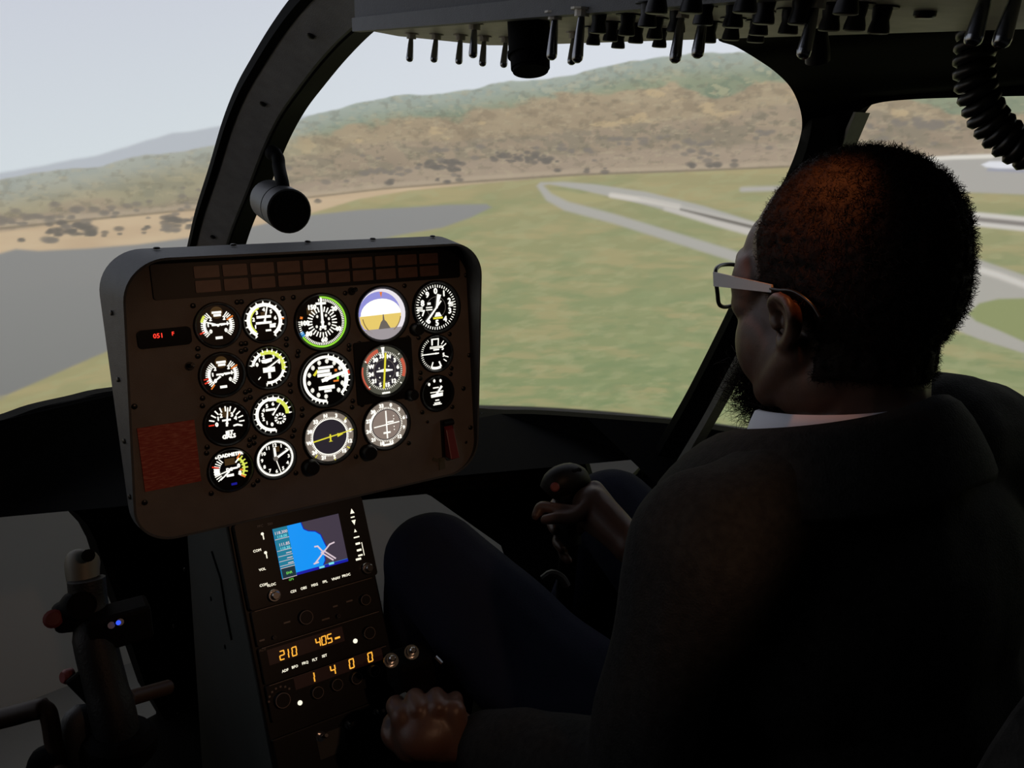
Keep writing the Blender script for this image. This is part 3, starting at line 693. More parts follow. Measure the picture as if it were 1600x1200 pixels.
def d_att(d):
    d.disc('ring', 1.0, 0); d.disc('skyblue', 0.90, 1, -0.11, 0.0)
    d.poly('white', [(-0.97, -0.02)] + [(-0.06+0.86*math.cos(R_(a)), 0.0+0.62*math.sin(R_(a))) for a in range(180, -1, -12)] + [(0.80, -0.02)], 2)
    d.poly('ground', [(-0.98, -0.02), (-0.94, -0.30), (-0.80, -0.52), (-0.55, -0.60), (0.45, -0.60), (0.64, -0.45), (0.78, -0.2), (0.80, 0.0)], 3)
    d.poly('lilac', [(-0.84, -0.56), (0.80, -0.56)] + [(math.cos(R_(a)), math.sin(R_(a))) for a in range(-34, -147, -8)], 4)
    d.poly('grey', [(-0.22, -0.57), (0.30, -0.57), (0.14, -0.30), (0.06, -0.22), (0.04, 0.0), (0.0, 0.0), (-0.02, -0.22), (-0.10, -0.30)], 5)
    d.arc('brown', 100, 150, 0.76, 0.80, 4); d.arc('brown', 215, 262, 0.84, 0.88, 4)
    d.poly('orange', [(-0.08, 0.88), (0.04, 0.88), (-0.02, 0.66)], 5); d.bar('white', -0.1, 0.05, 0.5, 0.03, 4)
gauge(597, 491, 0.0385, 0.0440, d_att, 'attitude dial with pale blue sky over yellow ground', (), screws=True)
def d_rpm(d):
    d.arc('white', -178, 138, 0.82, 0.93); d.ticks('white', 10, 138, 11, 0.90, 1.0, 0.07, 2, 0.03); d.ticks('white', -178, -140, 5, 0.9, 1.0, 0.07, 2, 0.03)
    d.arc('white', 10, 120, 0.76, 0.84); d.tick('red', 80, 0.93, 1.0, 0.14, 3)
    for a in range(-175, 140, 26): d.num('white', '0', a, 0.70, 0.16, 2, 0.03)
    d.bar('white', 0.02, 0.46, 0.62, 0.10); d.bar('white', -0.08, 0.32, 0.52, 0.12); d.bar('white', -0.05, 0.17, 0.58, 0.13); d.poly('yellow', [(-0.52, 0.22), (-0.34, 0.42), (-0.28, 0.36), (-0.44, 0.16)])
    d.bar('white', 0.0, -0.34, 0.66, 0.15); d.bar('white', 0.04, -0.48, 0.30, 0.1)
    d.bar('orange', 0.42, 0.30, 0.10, 0.10, 3); d.bar('orange', 0.40, -0.12, 0.22, 0.07, 3); d.bar('green', 0.48, 0.0, 0.08, 0.16, 3)
gauge(509, 592, 0.0375, 0.0430, d_rpm, 'large dial with a thick white open ring and broad pointer', (('white', 76, -0.2, 0.90, 0.14, 0.12),))
def d_hsi(d):
    d.disc('olivegrey', 1.0, 0); d.disc('charcoal', 0.70, 1); d.arc('salmon', 225, 285, 0.93, 1.0, 2); d.arc('salmon', -62, -15, 0.80, 0.95, 2); d.arc('salmon', 62, 112, 0.82, 0.96, 2)
    d.ticks('white', 0, 355, 60, 0.72, 0.80, 0.022, 3)
    for k, t in enumerate(('N', '3', '6', 'E', '12', '15', 'S', '21', '24', 'W', '30', '33')): d.num('white', t, k*30+22, 0.61, 0.18, 4, 0.02)
    d.arc('grey', 0, 359.9, 0.46, 0.48, 3); d.poly('white', [(-0.36, 0.03), (0.0, 0.09), (0.36, 0.02), (0.36, -0.03), (0.0, -0.05), (-0.36, -0.02)], 5)
    d.poly('white', [(-0.10, 0.98), (0.06, 0.98), (0.0, 0.64), (-0.04, 0.64)], 5); d.bar('white', 0.0, -0.92, 0.36, 0.07, 5)
    for a in (40, 130, 230, 310): d.num('white', '.', a, 0.30, 0.2, 4)
    for a in (48, 130, 185, 230, 300): d.tick('white', a, 0.88, 0.96, 0.04, 3)
gauge(600, 579, 0.0375, 0.0425, d_hsi, 'course dial with red arcs on a square black mount', (('yellow', 7, -0.74, 0.74, 0.08, 0.08),), square=True, screws=False, knob=(0.040, -0.042, 0.009))
def d_adf(d):
    d.disc('warmgrey', 1.0, 0); d.disc('charcoal', 0.72, 1); d.ticks('white', 0, 355, 72, 0.72, 0.80, 0.03, 2); d.arc('white', 0, 359.9, 0.70, 0.735, 2)
    for k, t in enumerate(('N', '3', '6', 'E', '12', '15', 'S', '21', '24', 'W', '30', '33')): d.num('white', t, k*30-8, 0.87, 0.16, 3)
    for a in (48, 128, 172, 222): d.tick('yellow', a, 0.86, 1.0, 0.04, 3)
    d.poly('yellow', [(-0.02, 0.10), (0.04, 0.10), (0.04, -0.16), (0.1, -0.2), (-0.08, -0.2), (-0.02, -0.16)], 5); d.poly('yellow', [(0.30, 0.10), (0.56, 0.03), (0.30, -0.06)], 7)
gauge(515, 682, 0.0375, 0.0425, d_adf, 'direction dial with yellow needle lying across a dark centre', (('yellow', 82, -0.72, 1.0, 0.055, 0.04),), knob=(-0.036, -0.038, 0.012))
def d_vor(d):
    d.disc('warmgrey', 1.0, 0); d.disc('taupe', 0.66, 1); d.arc('charcoal', 0, 359.9, 0.655, 0.69, 2); d.ticks('white', 0, 355, 60, 0.69, 0.78, 0.03, 2)
    for k, t in enumerate(('0', '3', '6', '9', '12', '15', '18', '21', '24', '27', '30', '33')): d.num('white', t, k*30+18, 0.87, 0.17, 3)
    d.ticks('white', -100, -40, 16, 0.70, 0.80, 0.05, 3); d.bar('white', 0.2, 0.10, 0.30, 0.07, 5); d.bar('white', 0.0, -0.36, 0.34, 0.08, 5); d.bar('white', 0.0, -0.90, 0.44, 0.08, 5)
    for y in (0.34, 0.2, -0.14, -0.28): d.disc('white', 0.025, 4, 0.36, y)
    d.poly('ring', [(0.96, 0.28), (1.06, 0.24), (1.06, 0.14), (0.96, 0.12)], 5)
gauge(603, 663, 0.0355, 0.0405, d_vor, 'taupe course dial with crossed white bars', (('white', 0, -0.62, 0.62, 0.06, 0.06), ('white', 86, -0.60, 0.62, 0.05, 0.05)), knob=(-0.036, -0.036, 0.012))
def d_alt(d):
    d.ticks('white', 0, 352.8, 50, 0.84, 0.96, 0.035)
    for k in range(10): d.num('white', str(k), k*36, 0.68, 0.27, 2, 0.018)
    d.arc('grey', 0, 359.9, 0.44, 0.455); d.bar('yellow', 0.05, -0.46, 0.46, 0.08, 3); d.poly('white', [(-0.12, -0.40), (0.24, -0.40), (0.14, -0.22), (-0.02, -0.22)], 3)
    for y in (0.05, -0.02, -0.09): d.bar('white', -0.78, y, 0.26, 0.045); d.bar('white', 0.72, y+0.1, 0.22, 0.05)
    d.bar('white', -0.34, 0.18, 0.16, 0.10); d.bar('white', -0.34, 0.02, 0.3, 0.05); d.bar('white', -0.34, -0.08, 0.3, 0.05)
gauge(681, 480, 0.0370, 0.0425, d_alt, 'altimeter dial with large numerals nought to nine', (('white', 222, -0.35, 0.78, 0.06, 0.10), ('white', 16, 0, 0.56, 0.08, 0.20)), screws=False, knob=(-0.040, -0.030, 0.010))
def d_vsi(d):
    d.ticks('white', 165, 330, 22, 0.84, 0.98, 0.035); d.bar('white', 0.06, 0.40, 0.86, 0.05); d.bar('white', 0.06, 0.32, 0.86, 0.05); d.bar('white', 0.06, 0.22, 0.4, 0.09)
    d.poly('white', [(-0.25, 0.9), (0.28, 0.9), (0.24, 0.45), (0.16, 0.45), (0.2, 0.82), (-0.14, 0.82), (-0.16, 0.5), (-0.25, 0.5)])
    d.arc('white', 160, 200, 0.82, 0.98); d.tick('white', 158, 0.55, 0.9, 0.1); d.tick('white', 202, 0.55, 0.9, 0.08)
    for a in (40, 55, 110, 128): d.tick('white', a, 0.66, 0.92, 0.06)
    d.num('white', '5', 62, 0.56, 0.24); d.num('white', '5', 106, 0.56, 0.24)
gauge(680, 552, 0.0265, 0.0305, d_vsi, 'small climb dial with needle pointing level to the left', (('white', 270, -0.2, 0.95, 0.08, 0.06),))
def d_hour(d):
    for a in (-40, -10, 22): d.num('white', '0', a, 0.82, 0.20, 2, 0.03)
    d.bar('white', -0.05, 0.36, 0.42, 0.08); d.bar('white', 0.0, 0.08, 0.95, 0.06); d.poly('white', [(-0.44, -0.06), (0.44, -0.0), (0.42, -0.24), (-0.42, -0.26)]); d.bar('white', 0.0, -0.46, 0.28, 0.08); d.bar('white', 0.0, -0.64, 0.45, 0.08); d.bar('white', 0.0, -0.74, 0.62, 0.07)
gauge(682, 614, 0.0250, 0.0300, d_hour, 'small dial lettered in rows with a short slanted pointer', (('white', 40, 0.05, 0.56, 0.12, 0.16),))

# annunciator strip: two rows of ten tiles in a black frame
u0, v0 = puv(300, 441); u1, v1 = puv(683, 409); vm = (v0+v1)/2
q = MB(); q.prism(rrect(0.455, 0.046, 0.004, (u0+u1)/2-0.006, vm), 0.0, 0.005); an = q.build('annunciator', M['bezel'], ip); an['label'] = 'dark strip of two rows of unlit warning tiles'
tw = (u1-u0)/10
q = MB(); q.prism(rrect(tw-0.0045, 0.0155, 0.0012, 0, 0, 2), 0.0, 0.0022); _t = q.build('tile', M['annun'], an); TILE = _t.data; bpy.data.objects.remove(_t)
for i in range(10):
    for j in range(2):
        o = bpy.data.objects.new('tile', TILE); col.objects.link(o); o.parent = an; o.location = (u0+tw*(i+0.5), vm+(0.0095 if j else -0.0095), 0.005)
# red placard with lines of fine print
A_ = [puv(*p) for p in ((216, 669), (305, 655), (312, 752), (224, 768))]
pc = [( (A_[0][0]+A_[3][0])/2, (A_[0][1]+A_[1][1])/2 ), ( (A_[1][0]+A_[2][0])/2, (A_[2][1]+A_[3][1])/2 )]
m = bpy.data.materials.new('red_placard'); m.use_nodes = True; nt = m.node_tree; b = nt.nodes['Principled BSDF']; b.inputs['Roughness'].default_value = 0.5
tc = nt.nodes.new('ShaderNodeTexCoord'); mp = nt.nodes.new('ShaderNodeMapping'); mp.inputs['Scale'].default_value = (90, 520, 1)
nz = nt.nodes.new('ShaderNodeTexNoise'); nz.inputs['Scale'].default_value = 1.0; nz.inputs['Detail'].default_value = 2
rp = nt.nodes.new('ShaderNodeValToRGB'); rp.color_ramp.elements[0].position = 0.45; rp.color_ramp.elements[0].color = (0.30, 0.030, 0.016, 1); rp.color_ramp.elements[1].position = 0.75; rp.color_ramp.elements[1].color = (0.50, 0.16, 0.10, 1)
nt.links.new(tc.outputs['Object'], mp.inputs['Vector']); nt.links.new(mp.outputs['Vector'], nz.inputs['Vector']); nt.links.new(nz.outputs['Fac'], rp.inputs['Fac']); nt.links.new(rp.outputs['Color'], b.inputs['Base Color'])
q = MB(); q.box(((pc[0][0]+pc[1][0])/2, (pc[0][1]+pc[1][1])/2, 0.001), (pc[1][0]-pc[0][0], pc[0][1]-pc[1][1], 0.002)); o = q.build('placard', m, ip); o['label'] = 'red placard printed with lines of fine text'
# red LED read-out
u, v = puv(257, 527); q = MB(); q.prism(rrect(0.066, 0.024, 0.006, u, v), 0, 0.004); rd = q.build('led_display', M['glassblack'], ip); rd['label'] = 'black read-out with red lit digits'
q = MB(); put_text(q, '051', u-0.008, v+0.003, 0.0085, 0.0046, 0, 0.0002); put_text(q, 'F', u+0.010, v+0.004, 0.007, 0.0046, 0, 0.0002); q.build('digits', W['led'], rd, fix=False)
# toggle and guarded switch and small bits
def toggle(parent, p, n, L=0.016, tilt=(0, 0.3)):
    q = MB(); p = Vector(p); n = Vector(n).normalized(); q.lathe(p, n, [(0, 0.006), (0.002, 0.006), (0.002, 0.0042), (0.006, 0.0042)], 12)
    q.lathe(p+n*0.006, n+Vector((tilt[0], tilt[1], 0)), [(0, 0.0018), (L*0.9, 0.0030), (L, 0.0022)], 10); return q
toggle(ip, (*puv(296, 572), 0), (0, 0, 1)).build('toggle_switch', M['screw'], ip, smooth=35)
toggle(ip, (*puv(549, 455), 0), (0, 0, 1), 0.008).build('toggle_switch', M['screw'], ip, smooth=35)
u, v = puv(698, 680)
q = MB(); q.box((u, v-0.004, 0.002), (0.022, 0.062, 0.004)); q.lathe((u-0.008, v+0.022, 0.006), (1, 0, 0), [(0, 0.005), (0.018, 0.005)], 12); gs = q.build('guarded_switch', M['bezel'], ip, bevel=0.001); gs['label'] = 'switch under a red hinged guard'
q = MB(); q.add([(u-0.008, v+0.018, 0.006), (u+0.008, v+0.018, 0.006), (u+0.008, v-0.034, 0.006), (u-0.008, v-0.034, 0.006), (u-0.007, v+0.012, 0.012), (u+0.007, v+0.012, 0.012), (u+0.008, v-0.034, 0.026), (u-0.008, v-0.034, 0.026)], [(0, 1, 2, 3), (4, 5, 6, 7), (0, 1, 5, 4), (1, 2, 6, 5), (2, 3, 7, 6), (3, 0, 4, 7)]); q.build('guard', M['red'], gs, bevel=0.001)
u, v = puv(690, 724); q = MB(); q.box((u, v, 0.001), (0.011, 0.020, 0.002)); q.box((u-0.010, v+0.008, 0.001), (0.014, 0.005, 0.002), Matrix.Rotation(-0.5, 3, 'Z')); q.build('decal', M['olive'], ip)
for px, py in ((668, 659), (728, 691)): screw(ip, (*puv(px, py), 0), (0, 0, 1), 0.6, world=False)
# ------------------------------------------------------------------ centre console with radios
TC = R_(25)
CV = np.array([0, math.sin(TC), math.cos(TC)]); CN = np.array([0, -math.cos(TC), math.sin(TC)])
KC = 1.07; CP = CAM + ray(475, 865)*KC
CMX = Matrix(((1, CV[0], CN[0], CP[0]), (0, CV[1], CN[1], CP[1]), (0, CV[2], CN[2], CP[2]), (0, 0, 0, 1))) @ Matrix.Scale(KC, 4)
def cuv(px, py):
    P = at_plane(px, py, CP, CN)-CP; return float(P[0])/KC, float(P@CV)/KC
cc = thing('centre_console', 'dark centre console rising from the floor below the instrument panel', 'console', matrix=CMX)
q = MB()   # body in world space: side profile extruded across
yb = float(CP[1]); zb = float(CP[2])
def cw(v, n=0.0): return (CP+CV*v*KC+CN*n*KC)
tq, bq = cw(0.075, -0.012), cw(-0.330, -0.012)
pby, pbz = float(PP[1]), float(PP[2]+EV[2]*PB*KS)
prof = [(tq[1], tq[2]), (bq[1], bq[2]), (bq[1]-0.02, 0.062), (yb+0.42, 0.062), (pby+0.24, pbz+0.10), (pby+0.055, pbz+0.12), (pby+0.055, tq[2])]
x0, x1 = CP[0]-0.088, CP[0]+0.092
vv = [(x0, a, b_) for a, b_ in prof] + [(x1, a, b_) for a, b_ in prof]; k = len(prof)
ff = [tuple(range(k)), tuple(range(2*k-1, k-1, -1))] + [(i, (i+1) % k, k+(i+1) % k, k+i) for i in range(k)]
q.add(vv, ff); q.build('console_body', M['console'], cc, world=True, bevel=0.004)
for px, py in ((289, 890), (272, 978), (330, 935), (352, 1010)):
    P = at_x(px, py, x0); screw(cc, P, (-1, 0, 0), 0.9)
q = MB(); q.tube([at_x(px, py, x0-0.001) for px, py in ((331, 862), (345, 905), (352, 950), (362, 1000))], 0.0016, 6); q.build('side_seam', M['rubber'], cc, world=True)
q = MB(); q.box((0.002, -0.130, -0.008), (0.170, 0.395, 0.010)); q.build('rack_frame', M['bezel'], cc, bevel=0.002)
u, v = cuv(500, 1165); q = MB(); q.box((0.002, -0.262, -0.001), (0.166, 0.125, 0.006)); q.build('lower_plate', M['bezel'], cc, bevel=0.002)

# map navigator with lit screen
nv = thing('map_navigator', 'black panel-mounted navigator with bright blue map screen and lit keys', 'navigator', matrix=CMX)
q = MB(); q.prism(rrect(0.163, 0.103, 0.004, 0.003, 0.0025), 0.0, 0.012); q.build('bezel', M['bezel'], nv, bevel=0.0015)
SW = [cuv(*p) for p in ((423, 828), (524, 803), (538, 876), (436, 907))]
sx0, sx1 = (SW[0][0]+SW[3][0])/2, (SW[1][0]+SW[2][0])/2; sy1, sy0 = (SW[0][1]+SW[1][1])/2, (SW[2][1]+SW[3][1])/2
WB = {'map': emit('map_blue', (0, 150, 250), 0.95), 'land': emit('map_land', (70, 62, 78), 0.8), 'navy': emit('map_navy', (20, 30, 180), 0.8), 'teal': emit('map_teal', (20, 130, 160), 0.85), 'cyan': emit('map_cyan', (120, 225, 235), 0.95), 'dkteal': emit('map_dark_teal', (14, 52, 66), 0.8), 'rw': emit('map_runway', (225, 205, 215), 0.95), 'key': emit('lit_key', (255, 248, 225), 1.1), 'grn': emit('map_green', (120, 220, 90), 0.95)}
q = MB(); q.box(((sx0+sx1)/2, (sy0+sy1)/2, 0.0118), (sx1-sx0, sy1-sy0, 0.001)); scn = q.build('display', WB['map'], nv); scn['label'] = 'blue map display'
def sm(s, t): return (sx0+(sx1-sx0)*s, sy0+(sy1-sy0)*t)      # 0..1 on the screen
def spoly(pts, c, name, z): q = MB(); q.add([(*sm(*p), 0.0128+z*0.0002) for p in pts], [tuple(range(len(pts)))]); o = q.build(name, WB[c], scn, fix=False); o['kind'] = 'stuff'; return o
shore = [(0.42, 1.0), (0.44, 0.86), (0.50, 0.80), (0.60, 0.76), (0.67, 0.67), (0.70, 0.50), (0.72, 0.40), (0.67, 0.30), (0.66, 0.14), (0.62, 0.06)]
spoly(shore + [(1.0, 0.06), (1.0, 1.0)], 'land', 'land_print', 0)
q = MB()
for a, b_ in zip(shore, shore[1:]):
    A2, B2 = np.array(sm(*a)), np.array(sm(*b_)); d_ = B2-A2; n2 = np.array([-d_[1], d_[0]])/np.linalg.norm(d_)*0.0006
    q.add([(*(A2-n2), 0.0132), (*(A2+n2), 0.0132), (*(B2+n2), 0.0132), (*(B2-n2), 0.0132)], [(0, 1, 2, 3)])
o = q.build('shoreline_print', WB['navy'], scn, fix=False); o['kind'] = 'stuff'
def sline(a, b_, w_, mb_, z=0.0136):
    A2, B2 = np.array(sm(*a)), np.array(sm(*b_)); d_ = (B2-A2)/np.linalg.norm(B2-A2); n2 = np.array([-d_[1], d_[0]])*w_
    mb_.add([(*(A2-n2), z), (*(A2+n2), z), (*(B2+n2), z), (*(B2-n2), z)], [(0, 1, 2, 3)])
q = MB()
for a, b_ in (((0.54, 0.46), (0.60, 0.455)), ((0.59, 0.455), (0.66, 0.30)), ((0.66, 0.31), (0.78, 0.44)), ((0.77, 0.43), (0.85, 0.45)), ((0.66, 0.31), (0.50, 0.13)), ((0.48, 0.13), (0.56, 0.14)), ((0.62, 0.32), (0.78, 0.10)), ((0.66, 0.34), (0.82, 0.12))): sline(a, b_, 0.0009, q)
o = q.build('runway_print', WB['rw'], scn, fix=False); o['kind'] = 'stuff'
spoly([(0, 0), (0.21, 0), (0.21, 1), (0, 1)], 'teal', 'data_column', 1); spoly([(0.01, 0.0), (0.205, 0.0), (0.205, 0.20), (0.01, 0.20)], 'dkteal', 'data_box', 2); spoly([(0.21, 0.0), (1, 0.0), (1, 0.055), (0.21, 0.055)], 'navy', 'status_bar', 2)
q = MB()
def stext(t, s, tt, size, mb_): x, y = sm(s, tt); put_text(mb_, t, x, y, size, 0.0138, 0, size*0.02)
stext('118.300', 0.105, 0.90, 0.0050, q); stext('111.85', 0.12, 0.66, 0.0050, q)
for y in (0.78, 0.55, 0.44, 0.34, 0.25, 0.205, 0.0): sline((0.0, y), (0.21, y), 0.0003, q, 0.0137)
for y in (0.48, 0.38, 0.28): sline((0.12, y), (0.2, y), 0.0005, q, 0.0137)
o = q.build('data_print', WB['rw'], scn, fix=False); o['kind'] = 'stuff'
q = MB(); stext('118.00', 0.11, 0.82, 0.0046, q); stext('110.30', 0.12, 0.58, 0.0046, q); o = q.build('standby_print', WB['cyan'], scn, fix=False); o['kind'] = 'stuff'
q = MB(); stext('ENR', 0.11, 0.09, 0.0040, q); x, y = sm(0.12, -0.05); put_text(q, 'GPS', x, y, 0.0036, 0.0130); o = q.build('mode_print', WB['grn'], scn, fix=False); o['kind'] = 'stuff'
q = MB(); sline((0.55, 0.028), (0.63, 0.028), 0.0012, q); sline((0.70, 0.05), (0.78, 0.05), 0.0014, q); o = q.build('status_print', WB['cyan'], scn, fix=False); o['kind'] = 'stuff'
def key(px, py, t, sz=0.0042):
    u, v = cuv(px, py); q = MB(); put_text(q, t, u, v, sz, 0.0123, 0, sz*0.03); o = q.build('key_lettering', WB['key'], nv, fix=False); o['kind'] = 'stuff'
def kb(px, py, w_, h_):
    u, v = cuv(px, py); q = MB(); q.box((u, v, 0.0122), (w_, h_, 0.0006)); q.build('lit_key', WB['key'], nv)
for px, py, t in ((454, 924, 'CDI'), (470, 919, 'OBS'), (487, 914, 'MSG'), (503, 909, 'FPL'), (520, 904, 'VNAV'), (536, 899, 'PROC'), (408, 914, 'COM'), (420, 914, 'VLOC'), (406, 890, 'VOL'), (398, 861, 'COM')): key(px, py, t)
def arrow(px, py, up, sz=0.0028):
    u, v = cuv(px, py); q = MB(); s_ = 1 if up else -1; q.prism([(u-sz, v-sz*s_), (u+sz, v-sz*s_), (u, v+sz*s_*1.2)], 0.012, 0.0125); q.build('lit_key', WB['key'], nv)
arrow(545, 800, True); arrow(548, 817, False); kb(546, 809, 0.005, 0.0015); arrow(550, 830, True, 0.0018); kb(552, 840, 0.0075, 0.0016); kb(554, 850, 0.006, 0.0025); kb(556, 860, 0.006, 0.0025); kb(555, 874, 0.007, 0.0025); kb(558, 868, 0.006, 0.002)
u, v = cuv(562, 858); q = MB(); q.box((u, v, 0.0122), (0.0008, 0.017, 0.0005)); q.build('lit_bracket', WB['key'], nv)
for px, py in ((406, 835), (411, 864)):
    u, v = cuv(px, py); q = MB(); q.lathe((u, v, 0.012), (0, 0, 1), [(0, 0.0018), (0.0004, 0.0018)], 10); q.box((u+0.0005, v-0.004, 0.0122), (0.0012, 0.006, 0.0005)); q.build('lit_key', WB['key'], nv)
u, v = cuv(408, 822); q = MB(); put_text(q, 'PFC', u-0.004, v, 0.0042, 0.0123); put_text(q, '500', u+0.008, v, 0.0042, 0.0123); o = q.build('maker_lettering', mat('grey_lettering', (0.25, 0.25, 0.25), 0.5), nv, fix=False); o['kind'] = 'stuff'
for px, py in ((567, 888), (423, 930)):
    u, v = cuv(px, py); q = MB(); q.lathe((u, v, 0.010), (0, 0, 1), [(0, 0.0075), (0.008, 0.0075), (0.009, 0.007), (0.009, 0.005), (0.016, 0.0048), (0.017, 0.004)], 20); q.build('knob', M['steel'], nv, smooth=30)

# radio units below it
WR = emit('display_window', (26, 10, 8), 0.5)
ringm = mat('etched_ring', (0.22, 0.18, 0.16), 0.4)
def unit(v1, v0, name, label, cat):
    o = thing(name, label, cat, matrix=CMX)
    q = MB(); q.prism(rrect(0.158, v1-v0-0.0015, 0.002, 0.002, (v0+v1)/2), 0.0, 0.007); q.build('face_plate', M['bezel'], o, bevel=0.0008)
    q = MB(); q.box((0.002, v1-0.0012, 0.0072), (0.15, 0.0008, 0.0006)); q.build('face_edge', ringm, o)
    return o
def rknob(o, px, py, r=0.0068):
    u, v = cuv(px, py); q = MB(); q.lathe((u, v, 0.007), (0, 0, 1), [(0, r), (0.008, r*0.9), (0.009, r*0.8)], 18); k_ = q.build('knob', M['bezel'], o, smooth=30)
    q = MB(); q.lathe((u, v, 0.0155), (0, 0, 1), [(0, r*0.92), (0.0005, r*0.92), (0.0005, r*0.84), (0, r*0.84)], 18, cap=False); q.build('ring', ringm, k_)
SEGS = {'0': 'abcdef', '1': 'bc', '2': 'abged', '3': 'abgcd', '4': 'fgbc', '5': 'afgcd', '6': 'afgedc', '7': 'abc', '8': 'abcdefg', '9': 'abcdfg'}
def seven(o, px, py, ch, h=0.0105):
    u, v = cuv(px, py); q = MB(); w_ = h*0.52; t = h*0.13; z = 0.0079
    S_ = {'a': (0, h/2, w_, t), 'd': (0, -h/2, w_, t), 'g': (0, 0, w_, t), 'f': (-w_/2, h/4, t, h/2), 'e': (-w_/2, -h/4, t, h/2), 'b': (w_/2, h/4, t, h/2), 'c': (w_/2, -h/4, t, h/2)}
    for s_ in SEGS[ch]:
        a, b_, c, d_ = S_[s_]; a = 0 if ch == '1' else a; q.box((u+a+b_*0.12, v+b_, z), (c, d_, 0.0004))
    x = q.build('digit', W['amber'], o, fix=False); x['kind'] = 'stuff'
def window(o, u0_, u1_, v0_, v1_): q = MB(); q.box(((u0_+u1_)/2, (v0_+v1_)/2, 0.0072), (u1_-u0_, v1_-v0_, 0.0008)); q.build('display_window', WR, o)
def lamp_dot(o, px, py, r=0.0023):
    u, v = cuv(px, py); q = MB(); q.lathe((u, v, 0.007), (0, 0, 1), [(0, r), (0.001, r), (0.0016, r*0.6)], 14); q.build('indicator_lamp', WB['key'], o)
ra = unit(-0.050, -0.0925, 'audio_panel', 'dark unlit audio unit with two knobs below the navigator', 'radio')
rknob(ra, 473, 964, 0.009); rknob(ra, 565, 937, 0.007); rknob(ra, 424, 995, 0.002); rknob(ra, 523, 962, 0.0022)
for px, py, w_ in ((446, 972, 0.008), (506, 967, 0.010), (521, 947, 0.006), (543, 939, 0.008), (407, 1000, 0.006)):
    u, v = cuv(px, py); q = MB(); q.box((u, v, 0.0072), (w_, 0.0018, 0.0004)); q.build('lettering_bar', ringm, ra)
rb_ = unit(-0.0935, -0.1365, 'direction_finder_radio', 'radio with amber figures 210 and 405 above a row of lit keys', 'radio')
window(rb_, -0.068, 0.026, -0.1165, -0.0985)
for px, py, ch in ((438, 1023, '2'), (448, 1020, '1'), (457, 1017, '0'), (494, 1003, '4'), (503, 1000, '0'), (512, 997, '5')): seven(rb_, px, py, ch, 0.0098)
u, v = cuv(524, 996); q = MB(); q.box((u, v, 0.0078), (0.0066, 0.0022, 0.0004)); q.build('amber_bar', W['amber'], rb_); lamp_dot(rb_, 552, 1001, 0.0028); rknob(rb_, 571, 988, 0.008)
for px, py, t in ((443, 1047, 'ADF'), (458, 1041, 'BFO'), (474, 1035, 'FRQ'), (489, 1030, 'FLT'), (504, 1024, 'SET')):
    u, v = cuv(px, py); q = MB(); put_text(q, t, u, v, 0.0042, 0.0076, 0, 0.0001); x = q.build('key_lettering', WB['key'], rb_, fix=False); x['kind'] = 'stuff'
u, v = cuv(408, 1015); q = MB(); put_text(q, 'ADF', u, v, 0.0045, 0.0074); x = q.build('unit_lettering', ringm, rb_, fix=False); x['kind'] = 'stuff'
rc = unit(-0.1375, -0.1805, 'transponder', 'transponder showing the amber figures 1400 above four small knobs', 'radio')
window(rc, -0.044, 0.070, -0.1535, -0.1385)
for px, py, ch in ((488, 1057, '1'), (517, 1046, '4'), (546, 1036, '0'), (575, 1026, '0')): seven(rc, px, py, ch)
for px, py in ((491, 1080), (521, 1068), (551, 1058), (579, 1047)): rknob(rc, px, py, 0.0075)
rknob(rc, 437, 1092, 0.0095); lamp_dot(rc, 466, 1097, 0.0028)
for k in range(7):
    u, v = cuv(437, 1092); x, y = rot2(-80+k*22); q = MB(); q.box((u+x*0.0145, v+y*0.0145, 0.0072), (0.0022, 0.0022, 0.0004)); q.build('dial_mark', ringm, rc)
# toggle switches on the lower plate, jacks on the right of the rack
for px, py in ((500, 1150), (544, 1132), (588, 1112)):
    u, v = cuv(px, py); toggle(cc, (u, v, 0.002), (0, 0, 1), 0.018, (0.05, 0.25)).build('toggle_switch', M['chrome'], cc, smooth=35)
u, v = cuv(517, 1160); q = MB(); q.box((u, v, 0.002), (0.034, 0.028, 0.003)); q.build('switch_plate', M['console'], cc)
# ------------------------------------------------------------------ overhead switch panel
ohn = np.array([0, -PSL, 1.0]); ohn /= np.linalg.norm(ohn)
yF = yf-0.005
def oz(x, y): return plate_z(y)
ov = thing('overhead_panel', 'beige overhead switch panel hanging under the roof console', 'switch panel', (0.5, 0.4, float(plate_z(0.4))))
cor = [(0.393, yF), (0.475, yF+0.055), (XR-0.01, yF+0.045), (XR, yF), (XR, -0.30), (0.393, -0.30)]
q = MB(); k = len(cor)
q.add([(x, y, plate_z(y)) for x, y in cor] + [(x, y, plate_z(y)+0.007) for x, y in cor], [tuple(range(k)), tuple(range(2*k-1, k-1, -1))] + [(i, (i+1) % k, k+(i+1) % k, k+i) for i in range(k)])
q.build('switch_plate', M['overhead'], ov, world=True)
q = MB(); q.add([(0.391, y, plate_z(y)+dz) for y in (yF, -0.30) for dz in (-0.004, 0.010)] + [(0.401, y, plate_z(y)+dz) for y in (yF, -0.30) for dz in (-0.004, 0.010)], [(0, 1, 3, 2), (4, 6, 7, 5), (0, 4, 5, 1), (2, 3, 7, 6), (0, 2, 6, 4), (1, 5, 7, 3)]); q.build('plate_edge', M['grey'], ov, world=True)
def on_plate(px, py):
    r = ray(px, py); t = (PZ0-PSL*0.88-CAM[2]) / (r[2]-PSL*r[1]); P = CAM+r*t
    return P
DN = Vector(-ohn)
